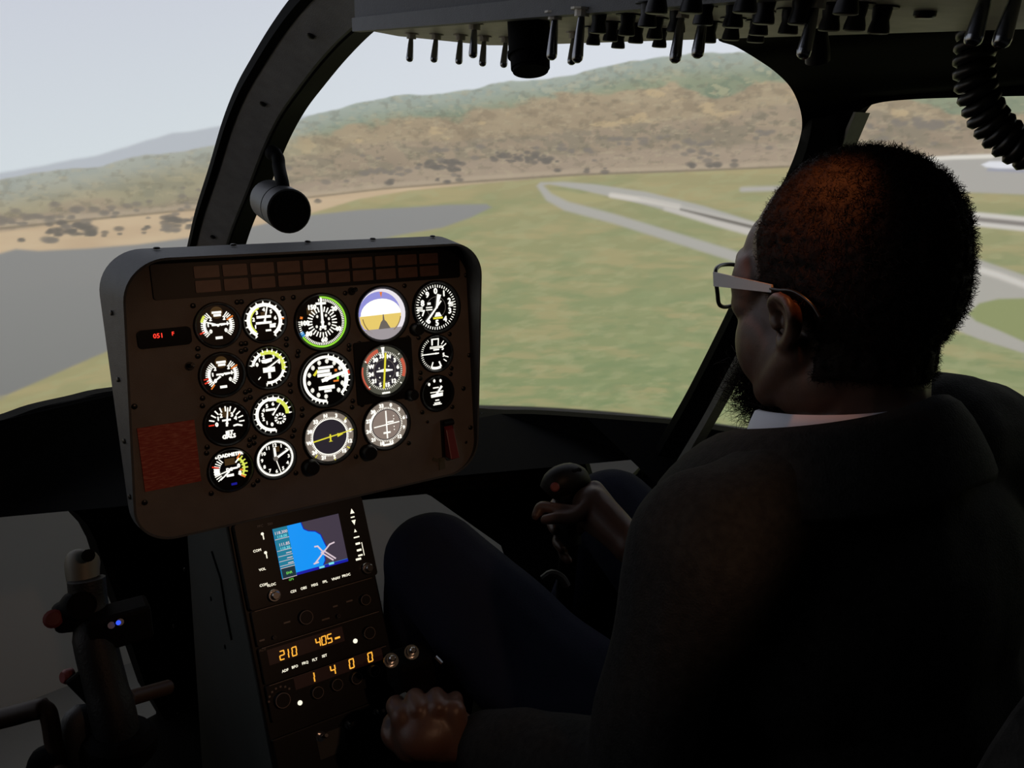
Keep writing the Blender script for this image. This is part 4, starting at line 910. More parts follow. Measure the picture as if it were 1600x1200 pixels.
def bat(px, py, tx, ty, L=None, pale=True):
    """toggle: base pixel, tip pixel"""
    P = on_plate(px, py)
    if P[1] > yF+0.04 or P[1] < 0: P = at_y(px, py, min(max(P[1], 0.2), yF+0.035)); P[2] = plate_z(P[1])
    dep = float(np.dot(P-CAM, _F)); T = CAM+ray(tx, ty)*dep; d = T-P
    q = MB(); n = Vector(d).normalized()
    q.lathe(P, DN, [(0, 0.0085), (0.0015, 0.0085), (0.0015, 0.0055), (0.006, 0.0055)], 10); sw = q.build('toggle_switch', M['overhead'] if pale else M['steel'], ov, world=True, smooth=35)
    WM[sw.name] = WM[ov.name]
    l = float(np.linalg.norm(d)); q = MB(); q.lathe(Vector(P)+n*0.003, n, [(0, 0.0022), (l*0.35, 0.0032), (l*0.86, 0.0042), (l*0.95, 0.0038), (l*0.995, 0.0022)], 14); q.build('bat', M['steel'], sw, world=True, smooth=50)
for px, py, tx, ty in ((643, 52, 640, 92), (682, 53, 678, 93), (720, 54, 717, 96), (742, 36, 739, 85), (757, 56, 754, 99), (791, 58, 787, 101), (868, 18, 862, 87), (898, 50, 893, 96), (910, 12, 902, 91), (1066, 14, 1055, 91), (1102, 8, 1090, 83), (1277, -4, 1256, 83)):
    bat(px, py, tx, ty)
for px, py, tx, ty in ((1548, -30, 1521, 61), (1596, -30, 1565, 64)): bat(px, py, tx, ty, pale=False)
# push-pull circuit breakers
q = MB(); q.lathe((0, 0, 0), (0, 0, 1), [(0, 0.0095), (0.001, 0.0095), (0.001, 0.0058), (0.004, 0.0056), (0.0075, 0.0050), (0.012, 0.0062), (0.0145, 0.0064), (0.0150, 0.0056)], 16)
_t = q.build('circuit_breaker', M['bezel'], None, smooth=40); BRK = _t.data; bpy.data.objects.remove(_t)
Rdn = DN.to_track_quat('Z', 'Y').to_matrix().to_4x4()
for px, py in ((937, 28), (929, 52), (956, 44), (968, 58), (982, 32), (996, 47), (1015, 14), (1026, 38), (1033, 55), (1060, 24), (1103, 8), (1110, 44), (1150, 12), (1146, 38), (1199, 4), (1190, 27), (1185, 42), (1237, 24), (1255, 4), (1302, 16), (1342, 15), (1380, 20), (1030, -14), (1085, -16), (1170, -18), (1330, -18)):
    P = on_plate(px, py-10)
    o = bpy.data.objects.new('circuit_breaker', BRK); col.objects.link(o); o.parent = ov; o.matrix_basis = WM[ov.name].inverted() @ (Matrix.Translation(Vector(P)) @ Rdn)
screw(ov, on_plate(1446, 18), DN, 1.6)
# big black rotary at the front
P = on_plate(826, 32); dep = float(np.dot(P-CAM, _F)); T = CAM+ray(829, 112)*dep; n = Vector(T-P); L_ = n.length
q = MB(); q.lathe(P, n, [(0, 0.0185), (L_*0.62, 0.0185), (L_*0.62, 0.0195), (L_*0.70, 0.0195), (L_*0.70, 0.0172), (L_*0.94, 0.0170), (L_*0.94, 0.0158), (L_, 0.0155)], 28); q.build('rotary_knob', M['rubber'], ov, world=True, smooth=30)
for k in range(14):
    pass
# amber map lamp at the rear of the roof console: real lamp lighting the panel and the pilot
LP = Vector((0.33, -0.10, 1.33)); LT = Vector((0.36, 0.97, 0.80))
ml = thing('map_lamp', 'small amber cabin lamp on the roof above the rear of the cockpit', 'lamp', tuple(LP))
dl = (LT-LP).normalized(); q = MB(); q.lathe(LP-dl*0.05, dl, [(0, 0.014), (0.045, 0.022), (0.06, 0.022), (0.06, 0.019), (0.035, 0.016)], 20, cap=False); q.build('shade', M['bezel'], ml, world=True, smooth=30)
q = MB(); q.cyl(LP-dl*0.05, (LP.x, LP.y-0.04, 1.60), 0.006); q.build('stem', M['bezel'], ml, world=True)
ld = bpy.data.lights.new('map_lamp_bulb', 'SPOT'); ld.energy = LAMP_WATTS; ld.color = (1.0, 0.55, 0.32); ld.spot_size = R_(44); ld.spot_blend = 0.5; ld.shadow_soft_size = 0.012
lo = bpy.data.objects.new('map_lamp_bulb', ld); col.objects.link(lo); lo.parent = ml
lo.matrix_basis = WM[ml.name].inverted() @ (Matrix.Translation(LP+dl*0.015) @ dl.to_track_quat('-Z', 'Y').to_matrix().to_4x4())

# second amber lamp, close above the pilot's head
L2 = Vector((0.550, 0.408, plate_z(0.40)-0.020)); T2 = Vector((0.612, 0.435, 1.20)); d2 = (T2-L2).normalized()
rl = thing('reading_lamp', 'small amber reading lamp under the roof console close above the pilot', 'lamp', tuple(L2))
q = MB(); q.lathe(L2-d2*0.02, d2, [(0.002, 0.007), (0.016, 0.009), (0.024, 0.009), (0.024, 0.0075), (0.012, 0.006)], 18, cap=False); q.build('shade', M['bezel'], rl, world=True, smooth=30)
ld = bpy.data.lights.new('reading_lamp_bulb', 'SPOT'); ld.energy = READ_WATTS; ld.color = (1.0, 0.30, 0.08); ld.spot_size = R_(60); ld.spot_blend = 1.0; ld.shadow_soft_size = 0.006
lo = bpy.data.objects.new('reading_lamp_bulb', ld); col.objects.link(lo); lo.parent = rl
lo.matrix_basis = WM[rl.name].inverted() @ (Matrix.Translation(L2+d2*0.008) @ d2.to_track_quat('-Z', 'Y').to_matrix().to_4x4())

# ------------------------------------------------------------------ map light on the windshield post
gl = thing('post_lamp', 'unlit black cylindrical lamp on a bent arm from the windshield post', 'lamp', tuple(at_t(432, 240, 1.30)))
D_ = 1.28
q = MB(); q.tube(spline([at_t(424, 238, 1.33), at_t(434, 246, 1.32), at_t(436, 262, 1.31), at_t(441, 285, D_), at_t(444, 305, D_)], 16), [0.0125]*3+[0.0105]*13, 14); q.build('arm', M['black'], gl, world=True, smooth=50)
F0 = np.array(at_t(452, 330, D_-0.02)); B0 = np.array(at_t(421, 312, D_+0.06))
ax = Vector(F0-B0); L_ = ax.length*1.0
q = MB(); q.lathe(B0, ax, [(0, 0.030), (0.004, 0.0335), (L_*0.66, 0.0350), (L_*0.66, 0.0335), (L_*0.70, 0.0335), (L_*0.70, 0.0352), (L_, 0.0352), (L_*1.01, 0.033)], 32); hs = q.build('housing', mat('lamp_housing_black', (0.05, 0.052, 0.056), 0.45, bump=0.2, bscale=700), gl, world=True, smooth=30); WM[hs.name] = WM[gl.name]
q = MB(); q.lathe(Vector(F0), ax, [(0.0005, 0.0325), (0.0022, 0.0325)], 32); q.build('lens', M['glassblack'], hs, world=True)
for k in range(16):
    a_ = 2*math.pi*k/16; t_ = ax.normalized().orthogonal().normalized(); b_ = ax.normalized().cross(t_)
    q = MB(); q.lathe(Vector(F0)+ax.normalized()*0.0022+(t_*math.cos(a_)+b_*math.sin(a_))*0.022, ax, [(0, 0.0032), (0.0006, 0.0032)], 8); q.build('lens_facet', M['face'], hs, world=True)

# ------------------------------------------------------------------ coiled cord hanging from the roof
ctr = spline([at_t(1562, -60, 0.60), at_t(1540, 0, 0.60), at_t(1527, 55, 0.605), at_t(1522, 105, 0.61), at_t(1529, 150, 0.615), at_t(1552, 195, 0.62), at_t(1590, 228, 0.62), at_t(1640, 248, 0.62), at_t(1710, 250, 0.62), at_t(1790, 215, 0.62), at_t(1850, 120, 0.62), at_t(1870, -60, 0.60)], 900)
tot = sum(np.linalg.norm(np.array(b_)-np.array(a_)) for a_, b_ in zip(ctr, ctr[1:])); hel = []; acc = 0; prev = None
for i, p in enumerate(ctr):
    t_ = Vector(ctr[min(i+1, 899)])-Vector(ctr[max(i-1, 0)]); t_.normalize()
    a_ = t_.orthogonal().normalized() if prev is None else (prev-t_*prev.dot(t_)).normalized(); prev = a_; b_ = t_.cross(a_)
    if i: acc += np.linalg.norm(np.array(ctr[i])-np.array(ctr[i-1]))
    th = 2*math.pi*acc/0.0088; hel.append(Vector(p)+(a_*math.cos(th)+b_*math.sin(th))*0.0105)
# resample finely enough for round turns
q = MB(); q.tube(hel, 0.0047, 7); cd = q.build('coiled_cord', mat('cord_black', (0.010, 0.009, 0.009), 0.35), None, smooth=True)
tag(cd, 'black coiled headset cord looping down from the roof beside the pilot', 'cord')

# ------------------------------------------------------------------ left-hand cyclic stick
cy = thing('cyclic_stick', 'upright control grip with red buttons in front of the empty left seat', 'control stick', tuple(at_z(170, 1500, 0.06)))
def S(px, py, t=0.74): return at_t(px, py, t)
q = MB(); q.tube(spline([S(135, 905, 0.76), S(140, 950, 0.76), S(150, 1010, 0.75), S(165, 1070, 0.745), S(180, 1130, 0.74), S(190, 1200, 0.74)], 24), [0.0165, 0.0165]+[0.0165]*6+[0.0185]*8+[0.0195]*8, 16); q.build('grip', mat('grip_black', (0.006, 0.006, 0.006), 0.55, bump=0.3, bscale=400, spec=0.25), cy, world=True, smooth=40)
q = MB(); q.tube(spline([S(190, 1195, 0.74), S(200, 1300, 0.75), S(200, 1480, 0.86), tuple(at_z(190, 1500, 0.06))], 12), 0.016, 12); q.build('shaft', M['black'], cy, world=True, smooth=40)
q = MB(); q.tube(spline([S(134, 940, 0.765), S(130, 905, 0.77), S(129, 880, 0.775), S(134, 862, 0.78)], 12), [0.013, 0.013, 0.0135, 0.014, 0.0145, 0.015, 0.0153, 0.0156, 0.0156, 0.015, 0.0135, 0.010], 16); q.build('grip_top', M['olive'], cy, world=True, smooth=50)
q = MB(); q.lathe(S(138, 868, 0.755), np.array(S(138, 868, 0.74))-np.array(S(138, 868, 0.755)), [(0, 0.006), (0.002, 0.006), (0.003, 0.004)], 12); q.build('thumb_switch', M['rubber'], cy, world=True)
q = MB(); q.tube(spline([S(128, 950, 0.755), S(105, 962, 0.75), S(84, 968, 0.745)], 10), [0.019, 0.019, 0.019, 0.018, 0.017, 0.016, 0.015, 0.0145, 0.0135, 0.011], 14); q.build('button_horn', M['black'], cy, world=True, smooth=50)
q = MB(); p0 = np.array(S(83, 967, 0.735)); q.lathe(p0, CAM-p0, [(-0.002, 0.0085), (0.003, 0.0085), (0.0045, 0.006)], 16); q.build('red_button', M['redbtn'], cy, world=True, smooth=30)
q = MB(); q.lathe(S(128, 946, 0.735), np.array(S(128, 946, 0.70))-np.array(S(128, 946, 0.735)), [(-0.006, 0.0125), (0.003, 0.0125), (0.003, 0.0112), (0.001, 0.0112)], 24); q.build('hat_switch', M['rubber'], cy, world=True, smooth=30)
q = MB(); q.add([S(128, 1044, 0.735), S(100, 1066, 0.735), S(138, 1104, 0.735), S(128, 1044, 0.77), S(104, 1062, 0.765), S(140, 1100, 0.77)], [(0, 1, 2), (3, 5, 4), (0, 3, 4, 1), (1, 4, 5, 2), (2, 5, 3, 0)]); q.build('trigger_horn', M['black'], cy, world=True, bevel=0.003)
q = MB(); q.lathe(S(112, 1055, 0.75), np.array(S(96, 1059, 0.742))-np.array(S(112, 1055, 0.75)), [(0, 0.007), (0.006, 0.007), (0.009, 0.005)], 16); q.build('trigger', M['redbtn'], cy, world=True, smooth=30)
q = MB(); q.box(tuple(S(186, 975, 0.76)), (0.055, 0.03, 0.035)); q.build('side_block', M['black'], cy, world=True, bevel=0.004)
for px, py, c in ((174, 977, M['pale']), (188, 972, M['pale'])):
    q = MB(); p0 = np.array(S(px, py, 0.735)); q.lathe(p0, CAM-p0, [(-0.004, 0.0032), (0.003, 0.0032)], 10); q.build('screw_head', c, cy, world=True)
q = MB(); p0 = np.array(S(185, 973, 0.733)); q.lathe(p0, CAM-p0, [(-0.003, 0.0022), (0.002, 0.0022)], 10); q.build('blue_lamp', emit('lit_blue_led', (50, 90, 255), 1.0), cy, world=True)
q = MB(); q.lathe(S(190, 1140, 0.74), np.array(S(190, 1180, 0.745))-np.array(S(190, 1140, 0.74)), [(0, 0.024), (0.008, 0.031), (0.022, 0.031), (0.030, 0.025)], 20); q.build('collar', M['rubber'], cy, world=True, smooth=40)
q = MB(); q.tube([S(200, 1092, 0.80), S(262, 1074, 0.86)], 0.008, 12); q.build('linkage_rod', M['amberbrown'], cy, world=True, smooth=40)
q = MB(); q.tube(spline([S(150, 1130, 0.75), S(125, 1120, 0.745), S(116, 1140, 0.74), S(118, 1200, 0.74)], 12), [0.012]*12, 12); q.build('cable_clamp', M['grey'], cy, world=True, smooth=40)
# pedal linkage frame of bent brown tube
pdl = thing('pedal_frame', 'bent brown tube frame at the foot of the left cyclic stick', 'tube frame', tuple(at_z(60, 1400, 0.06)))
q = MB(); q.tube(spline([S(-120, 1150, 0.72), S(-40, 1132, 0.72), S(20, 1118, 0.72), S(58, 1108, 0.72), S(72, 1110, 0.72), S(78, 1124, 0.72), S(84, 1160, 0.72), S(92, 1200, 0.72), tuple(np.array(S(95, 1260, 0.74))*1.0), tuple(at_z(90, 1400, 0.06))], 40), [0.0095]*16+[0.0075]*24, 10); q.build('tube', M['amberbrown'], pdl, world=True, smooth=50)
q = MB(); q.tube(spline([S(92, 1180, 0.72), S(70, 1182, 0.72), S(60, 1200, 0.72), S(62, 1260, 0.73)], 12), 0.010, 10); q.build('bracket', M['black'], pdl, world=True, smooth=50)
# ------------------------------------------------------------------ the pilot
def ellips(mb_, c, r, rot=None, n=20, m_=14):
    vv = []; ff = []
    for i in range(m_+1):
        th = math.pi*i/m_
        for k in range(n):
            ph = 2*math.pi*k/n; p = Vector((r[0]*math.sin(th)*math.cos(ph), r[1]*math.sin(th)*math.sin(ph), r[2]*math.cos(th)))
            if rot is not None: p = rot @ p
            vv.append((c[0]+p.x, c[1]+p.y, c[2]+p.z))
    for i in range(m_):
        for k in range(n): j = (k+1) % n; ff.append((i*n+k, (i+1)*n+k, (i+1)*n+j, i*n+j))
    mb_.add(vv, ff)
def caps(mb_, pts, rad, n=14):
    """rounded tapered chain"""
    P = [Vector(p) for p in pts]; S_ = 8; path_ = []; rr_ = []
    if len(P) > 2:
        sp = spline([tuple(p) for p in P], 6*len(P)); R2 = np.interp(np.linspace(0, 1, len(sp)), np.linspace(0, 1, len(P)), rad)
    else:
        sp = [np.array(P[0])*(1-k/6)+np.array(P[1])*(k/6) for k in range(7)]; R2 = np.interp(np.linspace(0, 1, 7), [0, 1], rad)
    sp = [Vector(p) for p in sp]; d0 = (sp[0]-sp[1]).normalized(); d1 = (sp[-1]-sp[-2]).normalized()
    for k in range(5): a = R_(90-18*k); path_.append(sp[0]+d0*R2[0]*math.sin(a)); rr_.append(max(1e-4, R2[0]*math.cos(a)))
    path_ += sp; rr_ += list(R2)
    for k in range(1, 6): a = R_(18*k); path_.append(sp[-1]+d1*R2[-1]*math.sin(a)); rr_.append(max(1e-4, R2[-1]*math.cos(a)))
    mb_.tube(path_, rr_, n)
def remesh(mb_, voxel, smooth_it=8, fac=0.5):
    me = bpy.data.meshes.new('tmp'); me.from_pydata(mb_.v, [], mb_.f)
    bm = bmesh.new(); bm.from_mesh(me); bmesh.ops.recalc_face_normals(bm, faces=bm.faces); bm.to_mesh(me); bm.free()
    o = bpy.data.objects.new('tmp', me); col.objects.link(o)
    r = o.modifiers.new('r', 'REMESH'); r.mode = 'VOXEL'; r.voxel_size = voxel; r.use_smooth_shade = True
    s_ = o.modifiers.new('s', 'SMOOTH'); s_.factor = fac; s_.iterations = smooth_it
    dg = bpy.context.evaluated_depsgraph_get(); ev = o.evaluated_get(dg); out = bpy.data.meshes.new_from_object(ev)
    bpy.data.objects.remove(o); bpy.data.meshes.remove(me)
    out.materials.clear(); out.polygons.foreach_set('use_smooth', [True]*len(out.polygons))
    return out
def coords(me): a = np.empty(len(me.vertices)*3, np.float32); me.vertices.foreach_get('co', a); return a.reshape(-1, 3).astype(float)
def normals(me): a = np.empty(len(me.vertices)*3, np.float32); me.vertices.foreach_get('normal', a); return a.reshape(-1, 3).astype(float)
def setco(me, c): me.vertices.foreach_set('co', c.astype(np.float32).ravel()); me.update()

HC = Vector((0.668, 0.448, 1.148))             # head centre
HR = (Matrix.Rotation(R_(-7), 3, 'Z') @ Matrix.Rotation(R_(-7), 3, 'X'))     # turned a little left, chin slightly down
def H(x, y, z): p = HC + HR @ Vector((x, y, z)); return (p.x, p.y, p.z)
NB = Vector((0.668, 0.398, 1.000))             # neck base
SL = Vector((0.488, 0.422, 0.940)); SRt = Vector((0.900, 0.395, 0.945))      # shoulders
EL = Vector((0.462, 0.450, 0.690)); WL = Vector((0.395, 0.655, 0.620))       # left elbow, wrist
ER = Vector((0.905, 0.520, 0.690)); WR_ = Vector(at_t(985, 852, 1.13))       # right elbow, wrist
HIPL = Vector((0.620, 0.350, 0.475)); HIPR = Vector((0.800, 0.350, 0.475))
KL = Vector((0.474, 0.893, 0.722)); KR = Vector((0.835, 0.935, 0.700))
FL = Vector((0.545, 1.10, 0.160)); FR = Vector((0.830, 1.12, 0.160))

# hand frames -------------------------------------------------------------
def hand(mb_, wrist, palm_c, across, fingers, thumb, r=0.0085):
    """palm block + five finger chains given as world points"""
    caps(mb_, [wrist, (Vector(wrist)+Vector(palm_c))/2, palm_c], [0.026, 0.029, 0.030])
    A_ = Vector(across).normalized(); c = Vector(palm_c)
    for s_ in (-0.026, -0.009, 0.009, 0.026): caps(mb_, [c-(c-Vector(wrist))*0.35+A_*s_*0.75, c+A_*s_], [0.015, 0.0135])
    for f_ in fingers: caps(mb_, f_, list(np.linspace(r*1.12, r*0.82, len(f_))))
    caps(mb_, thumb, list(np.linspace(r*1.5, r*0.95, len(thumb))))

body = MB()
# head in its own frame
ellips(body, H(0, -0.012, 0.030), (0.076, 0.098, 0.088), HR); ellips(body, H(0, -0.030, 0.010), (0.074, 0.078, 0.085), HR)
ellips(body, H(0, 0.030, -0.035), (0.067, 0.060, 0.078), HR); ellips(body, H(0, 0.020, -0.075), (0.060, 0.055, 0.045), HR)
for sg in (-1, 1): ellips(body, H(sg*0.040, 0.040, -0.052), (0.034, 0.040, 0.048), HR); ellips(body, H(sg*0.050, 0.054, 0.004), (0.022, 0.026, 0.032), HR); ellips(body, H(sg*0.036, -0.006, -0.080), (0.036, 0.052, 0.045), HR); ellips(body, H(sg*0.043, 0.020, -0.066), (0.030, 0.044, 0.046), HR); ellips(body, H(0, 0.052, 0.030), (0.058, 0.040, 0.052), HR)
ellips(body, H(0, 0.060, -0.098), (0.026, 0.028, 0.024), HR)                                    # chin
caps(body, [H(-0.062, -0.008, -0.060), H(-0.048, 0.030, -0.092), H(-0.015, 0.066, -0.104)], [0.019, 0.020, 0.019]); caps(body, [H(0.062, -0.008, -0.060), H(0.048, 0.030, -0.092), H(0.015, 0.066, -0.104)], [0.019, 0.020, 0.019])
for sg in (-1, 1):
    ellips(body, H(sg*0.044, 0.056, -0.014), (0.026, 0.028, 0.022), HR)                         # cheek bones
    caps(body, [H(sg*0.010, 0.089, 0.024), H(sg*0.032, 0.084, 0.030), H(sg*0.056, 0.062, 0.022)], [0.010, 0.011, 0.010])   # brow
    ellips(body, H(sg*0.031, 0.072, 0.004), (0.0135, 0.014, 0.0115), HR)                        # eyes
    ellips(body, H(sg*0.017, 0.098, -0.034), (0.011, 0.012, 0.010), HR)                         # nostrils
caps(body, [H(0, 0.090, 0.016), H(0, 0.100, -0.010), H(0, 0.109, -0.030)], [0.009, 0.010, 0.013])                         # nose
caps(body, [H(-0.024, 0.080, -0.064), H(0, 0.093, -0.060), H(0.024, 0.080, -0.064)], [0.006, 0.009, 0.006]); caps(body, [H(-0.022, 0.080, -0.073), H(0, 0.091, -0.074), H(0.022, 0.080, -0.073)], [0.006, 0.010, 0.006])   # lips
for sg in (-1, 1):                                                                             # ears
    hx = [(sg*0.076, 0.010, -0.012), (sg*0.083, 0.011, 0.006), (sg*0.091, -0.002, 0.017), (sg*0.096, -0.017, 0.012), (sg*0.097, -0.023, -0.006), (sg*0.091, -0.017, -0.026), (sg*0.083, -0.007, -0.040), (sg*0.078, 0.002, -0.047), (sg*0.074, 0.009, -0.039)]
    caps(body, [H(p[0], -0.020+(p[1]+0.007)*1.12, -0.048+(p[2]+0.047)*0.68) for p in hx], [0.0044, 0.0048, 0.005, 0.0052, 0.0052, 0.0050, 0.0060, 0.0068, 0.005], 10)
    caps(body, [H(p[0], -0.020+(p[1]+0.007)*1.12, -0.048+(p[2]+0.047)*0.68) for p in ((sg*0.081, 0.005, 0.004), (sg*0.087, -0.008, 0.000), (sg*0.086, -0.011, -0.016), (sg*0.080, -0.003, -0.032))], [0.0035, 0.0042, 0.0042, 0.004], 8)
    ellips(body, H(sg*0.080, -0.023, -0.025), (0.0055, 0.020, 0.019), HR @ Matrix.Rotation(sg*R_(30), 3, 'Z'))
    caps(body, [H(sg*0.077, 0.002, -0.024), H(sg*0.079, -0.002, -0.030)], [0.006, 0.006], 8)     # tragus
caps(body, [H(0, -0.022, -0.060), tuple(NB+Vector((0, 0.012, 0.03))), tuple(NB)], [0.062, 0.060, 0.066])                   # neck
# torso, limbs (inside the clothes)
ellips(body, (0.695, 0.400, 0.850), (0.165, 0.095, 0.15)); ellips(body, (0.705, 0.370, 0.640), (0.150, 0.100, 0.20)); ellips(body, (0.710, 0.350, 0.500), (0.160, 0.110, 0.10))
caps(body, [tuple(NB), tuple(SL)], [0.060, 0.056]); caps(body, [tuple(NB), tuple(SRt)], [0.060, 0.056])
caps(body, [tuple(SL), tuple((SL+EL)/2), tuple(EL)], [0.052, 0.046, 0.040]); caps(body, [tuple(SRt), tuple((SRt+ER)/2), tuple(ER)], [0.052, 0.046, 0.040])
caps(body, [tuple(EL), tuple(EL*0.6+WL*0.4), tuple(WL)], [0.040, 0.038, 0.027]); caps(body, [tuple(ER), tuple(ER*0.6+WR_*0.4), tuple(WR_)], [0.040, 0.040, 0.028])
for hp, kn, ft in ((HIPL, KL, FL), (HIPR, KR, FR)):
    caps(body, [tuple(hp), tuple((hp+kn)/2), tuple(kn)], [0.085, 0.072, 0.056]); caps(body, [tuple(kn), tuple(kn*0.62+ft*0.38+Vector((0, -0.02, 0))), tuple(ft)], [0.054, 0.052, 0.036])
    caps(body, [tuple(ft+Vector((0, -0.03, -0.03))), tuple(ft+Vector((0, 0.10, -0.045)))], [0.034, 0.026])
# right hand closed on the cyclic, seen from the thumb side
GC = Vector(at_t(884, 778, 1.20))               # middle of the held grip
def T_(px, py, t): return tuple(at_t(px, py, t))
hand(body, tuple(WR_), T_(925, 790, 1.175), Vector(at_t(925, 760, 1.20))-Vector(at_t(915, 815, 1.175)),
     [[T_(918, 772, 1.20), T_(890, 768, 1.235), T_(868, 785, 1.225), T_(862, 800, 1.20)],
      [T_(912, 788, 1.20), T_(880, 795, 1.230), T_(862, 815, 1.215), T_(866, 830, 1.19)],
      [T_(912, 802, 1.19), T_(884, 822, 1.215), T_(870, 845, 1.20), T_(878, 858, 1.18)],
      [T_(914, 815, 1.185), T_(892, 842, 1.20), T_(880, 864, 1.19), T_(888, 876, 1.175)]],
     [T_(930, 775, 1.165), T_(900, 806, 1.145), T_(872, 809, 1.142), T_(852, 812, 1.145)], 0.0082)
# index finger reaching over the front of the grip head
caps(body, [T_(905, 800, 1.15), T_(868, 795, 1.16), T_(846, 792, 1.17), T_(838, 806, 1.165)], [0.0095, 0.009, 0.0085, 0.0078])
# left hand round the collective throttle
LHP = Vector(at_t(672, 1128, 0.895))
hand(body, tuple(WL), tuple(LHP), Vector(at_t(735, 1120, 0.90))-Vector(at_t(610, 1132, 0.89)),
     [[T_(628, 1122, 0.885), T_(616, 1104, 0.905), T_(622, 1098, 0.94), T_(640, 1110, 0.955)],
      [T_(654, 1110, 0.880), T_(646, 1092, 0.900), T_(652, 1088, 0.935), T_(664, 1100, 0.95)],
      [T_(684, 1106, 0.880), T_(680, 1090, 0.900), T_(684, 1086, 0.93), T_(692, 1098, 0.95)],
      [T_(710, 1112, 0.885), T_(710, 1098, 0.905), T_(712, 1092, 0.93), T_(716, 1104, 0.945)]],
     [T_(640, 1165, 0.885), T_(612, 1150, 0.895), T_(610, 1128, 0.915)], 0.0098)
ellips(body, tuple(at_t(676, 1140, 0.893)), (0.044, 0.034, 0.030))
for k_ in range(4): caps(body, [T_(640+24*k_, 1165, 0.885), T_((628, 654, 684, 710)[k_], (1122, 1110, 1106, 1112)[k_], 0.884)], [0.018, 0.0135])
bm_ = remesh(body, 0.0028, 7, 0.5)
skin = mat('dark_skin', (0.085, 0.044, 0.029), 0.45, bump=0.12, bscale=350, var=0.12, vscale=45, spec=0.4)
_b = skin.node_tree.nodes['Principled BSDF']; _b.inputs['Subsurface Weight'].default_value = 0.35; _b.inputs['Subsurface Radius'].default_value = (1.0, 0.30, 0.15); _b.inputs['Subsurface Scale'].default_value = 0.006
bm_.materials.append(skin)
ps = thing('person', 'pilot with short dark hair, glasses and charcoal jacket seated at the controls', 'person', (0.71, 0.36, 0.40))
inv = WM[ps.name].inverted()
def place(me, name, m=None):
    if m is not None: me.materials.append(m)
    o = bpy.data.objects.new(name, me); col.objects.link(o); o.parent = ps
    c = coords(me) - np.array((0.71, 0.36, 0.40)); setco(me, c); return o
Cb = coords(bm_); Nb = normals(bm_)
place(bm_, 'body')

# hair: cap of short curls ------------------------------------------------
HRn = np.array(HR); loc = (Cb-np.array(HC)) @ HRn         # into head frame
def hair_mask(l):
    x, y, z = l[:, 0], l[:, 1], l[:, 2]; ax_ = np.abs(x)
    front = np.where(z > 0.05, 0.046-0.40*np.clip(z-0.05, 0, 1), 0.046-0.30*np.clip(0.05-z, 0, 1)) - 0.10*ax_     # receding hairline
    m_ = (y < front) & (z > -0.005)
    m_ |= (y < 0.012) & (z > -0.02) & (ax_ < 0.088)
    m_ |= (y < -0.030) & (z > -0.080-0.25*np.clip(-y-0.06, 0, 1))
    ear = (ax_ > 0.0765) & (y > -0.058) & (y < 0.017) & (z < 0.008)
    return m_ & ~ear & (z > -0.11) & (np.linalg.norm(l*[1, 1, 0.9], axis=1) < 0.14)
hm = hair_mask(loc)
idx = np.where(hm)[0]
sel = rng.choice(idx, 26000)
def strands(P, N, Lmin, Lmax, curl, wid, seed, down=0.0):
    r2 = np.random.default_rng(seed); n = len(P); vv = []; ff = []
    L = r2.uniform(Lmin, Lmax, n); D = N + r2.normal(0, 0.45, (n, 3)); D[:, 2] -= down; D /= np.linalg.norm(D, axis=1)[:, None]
    side = np.cross(D, r2.normal(0, 1, (n, 3))); side /= np.linalg.norm(side, axis=1)[:, None]; up = np.cross(D, side)
    K = 5; pts = []
    ph = r2.uniform(0, 6.28, n)
    for k in range(K):
        t = k/(K-1); a = ph + t*5.5*curl
        q_ = P + D*(L*t)[:, None] + (side*np.cos(a)[:, None]+up*np.sin(a)[:, None])*(L*0.22*min(1, t*2))[:, None]
        w_ = wid*(1-0.6*t); pts.append((q_-side*w_, q_+side*w_))
    V = np.stack([p for pr in pts for p in pr], 1).reshape(-1, 3)
    base = np.arange(n)[:, None]*(2*K); F_ = []
    for k in range(K-1): F_.append(np.concatenate([base+2*k, base+2*k+1, base+2*k+3, base+2*k+2], 1))
    return V, np.concatenate(F_)
grow = 0.38+0.52*np.clip((-loc[sel, 1]+0.05)/0.12, 0, 1)*np.clip((loc[sel, 2]+0.10)/0.08, 0.35, 1)
V, F4 = strands(Cb[sel], Nb[sel], 0.010, 0.017, 1.0, 0.00055, 1)
# strands longer at the back and crown
g8 = np.repeat(grow, 10); root = np.repeat(Cb[sel], 10, axis=0); V = root+(V-root)*g8[:, None]
hair_m = mat('black_brown_hair', (0.014, 0.009, 0.0075), 0.75, spec=0.10)
# under-layer: the masked scalp lifted by a few millimetres
fl = np.empty(len(bm_.polygons), np.int32); bm_.polygons.foreach_get('loop_total', fl)
allf = np.empty(len(bm_.loops), np.int32); bm_.loops.foreach_get('vertex_index', allf)
q4 = allf.reshape(-1, 4) if (fl == 4).all() else np.array([list(p.vertices) for p in bm_.polygons if len(p.vertices) == 4])
capf = q4[hm[q4].all(1)]; used = np.unique(capf); remap = -np.ones(len(Cb), int); remap[used] = np.arange(len(used))
lu = loc[used]; cx = capf
edge = np.zeros(len(Cb)); 
for f_ in ():
    pass
nf = hm[q4].mean(1); cnt = np.zeros(len(Cb)); sm_ = np.zeros(len(Cb))
hmf = hm.astype(float)
for _ in range(10):      # feather towards the hairline
    sm_[:] = 0; cnt[:] = 0; av = hmf[q4].mean(1)
    for k in range(4): np.add.at(sm_, q4[:, k], av); np.add.at(cnt, q4[:, k], 1)
    hmf = np.minimum(sm_/np.maximum(cnt, 1), hmf)
gl_ = 0.38+0.52*np.clip((-lu[:, 1]+0.05)/0.12, 0, 1)*np.clip((lu[:, 2]+0.10)/0.08, 0.35, 1)
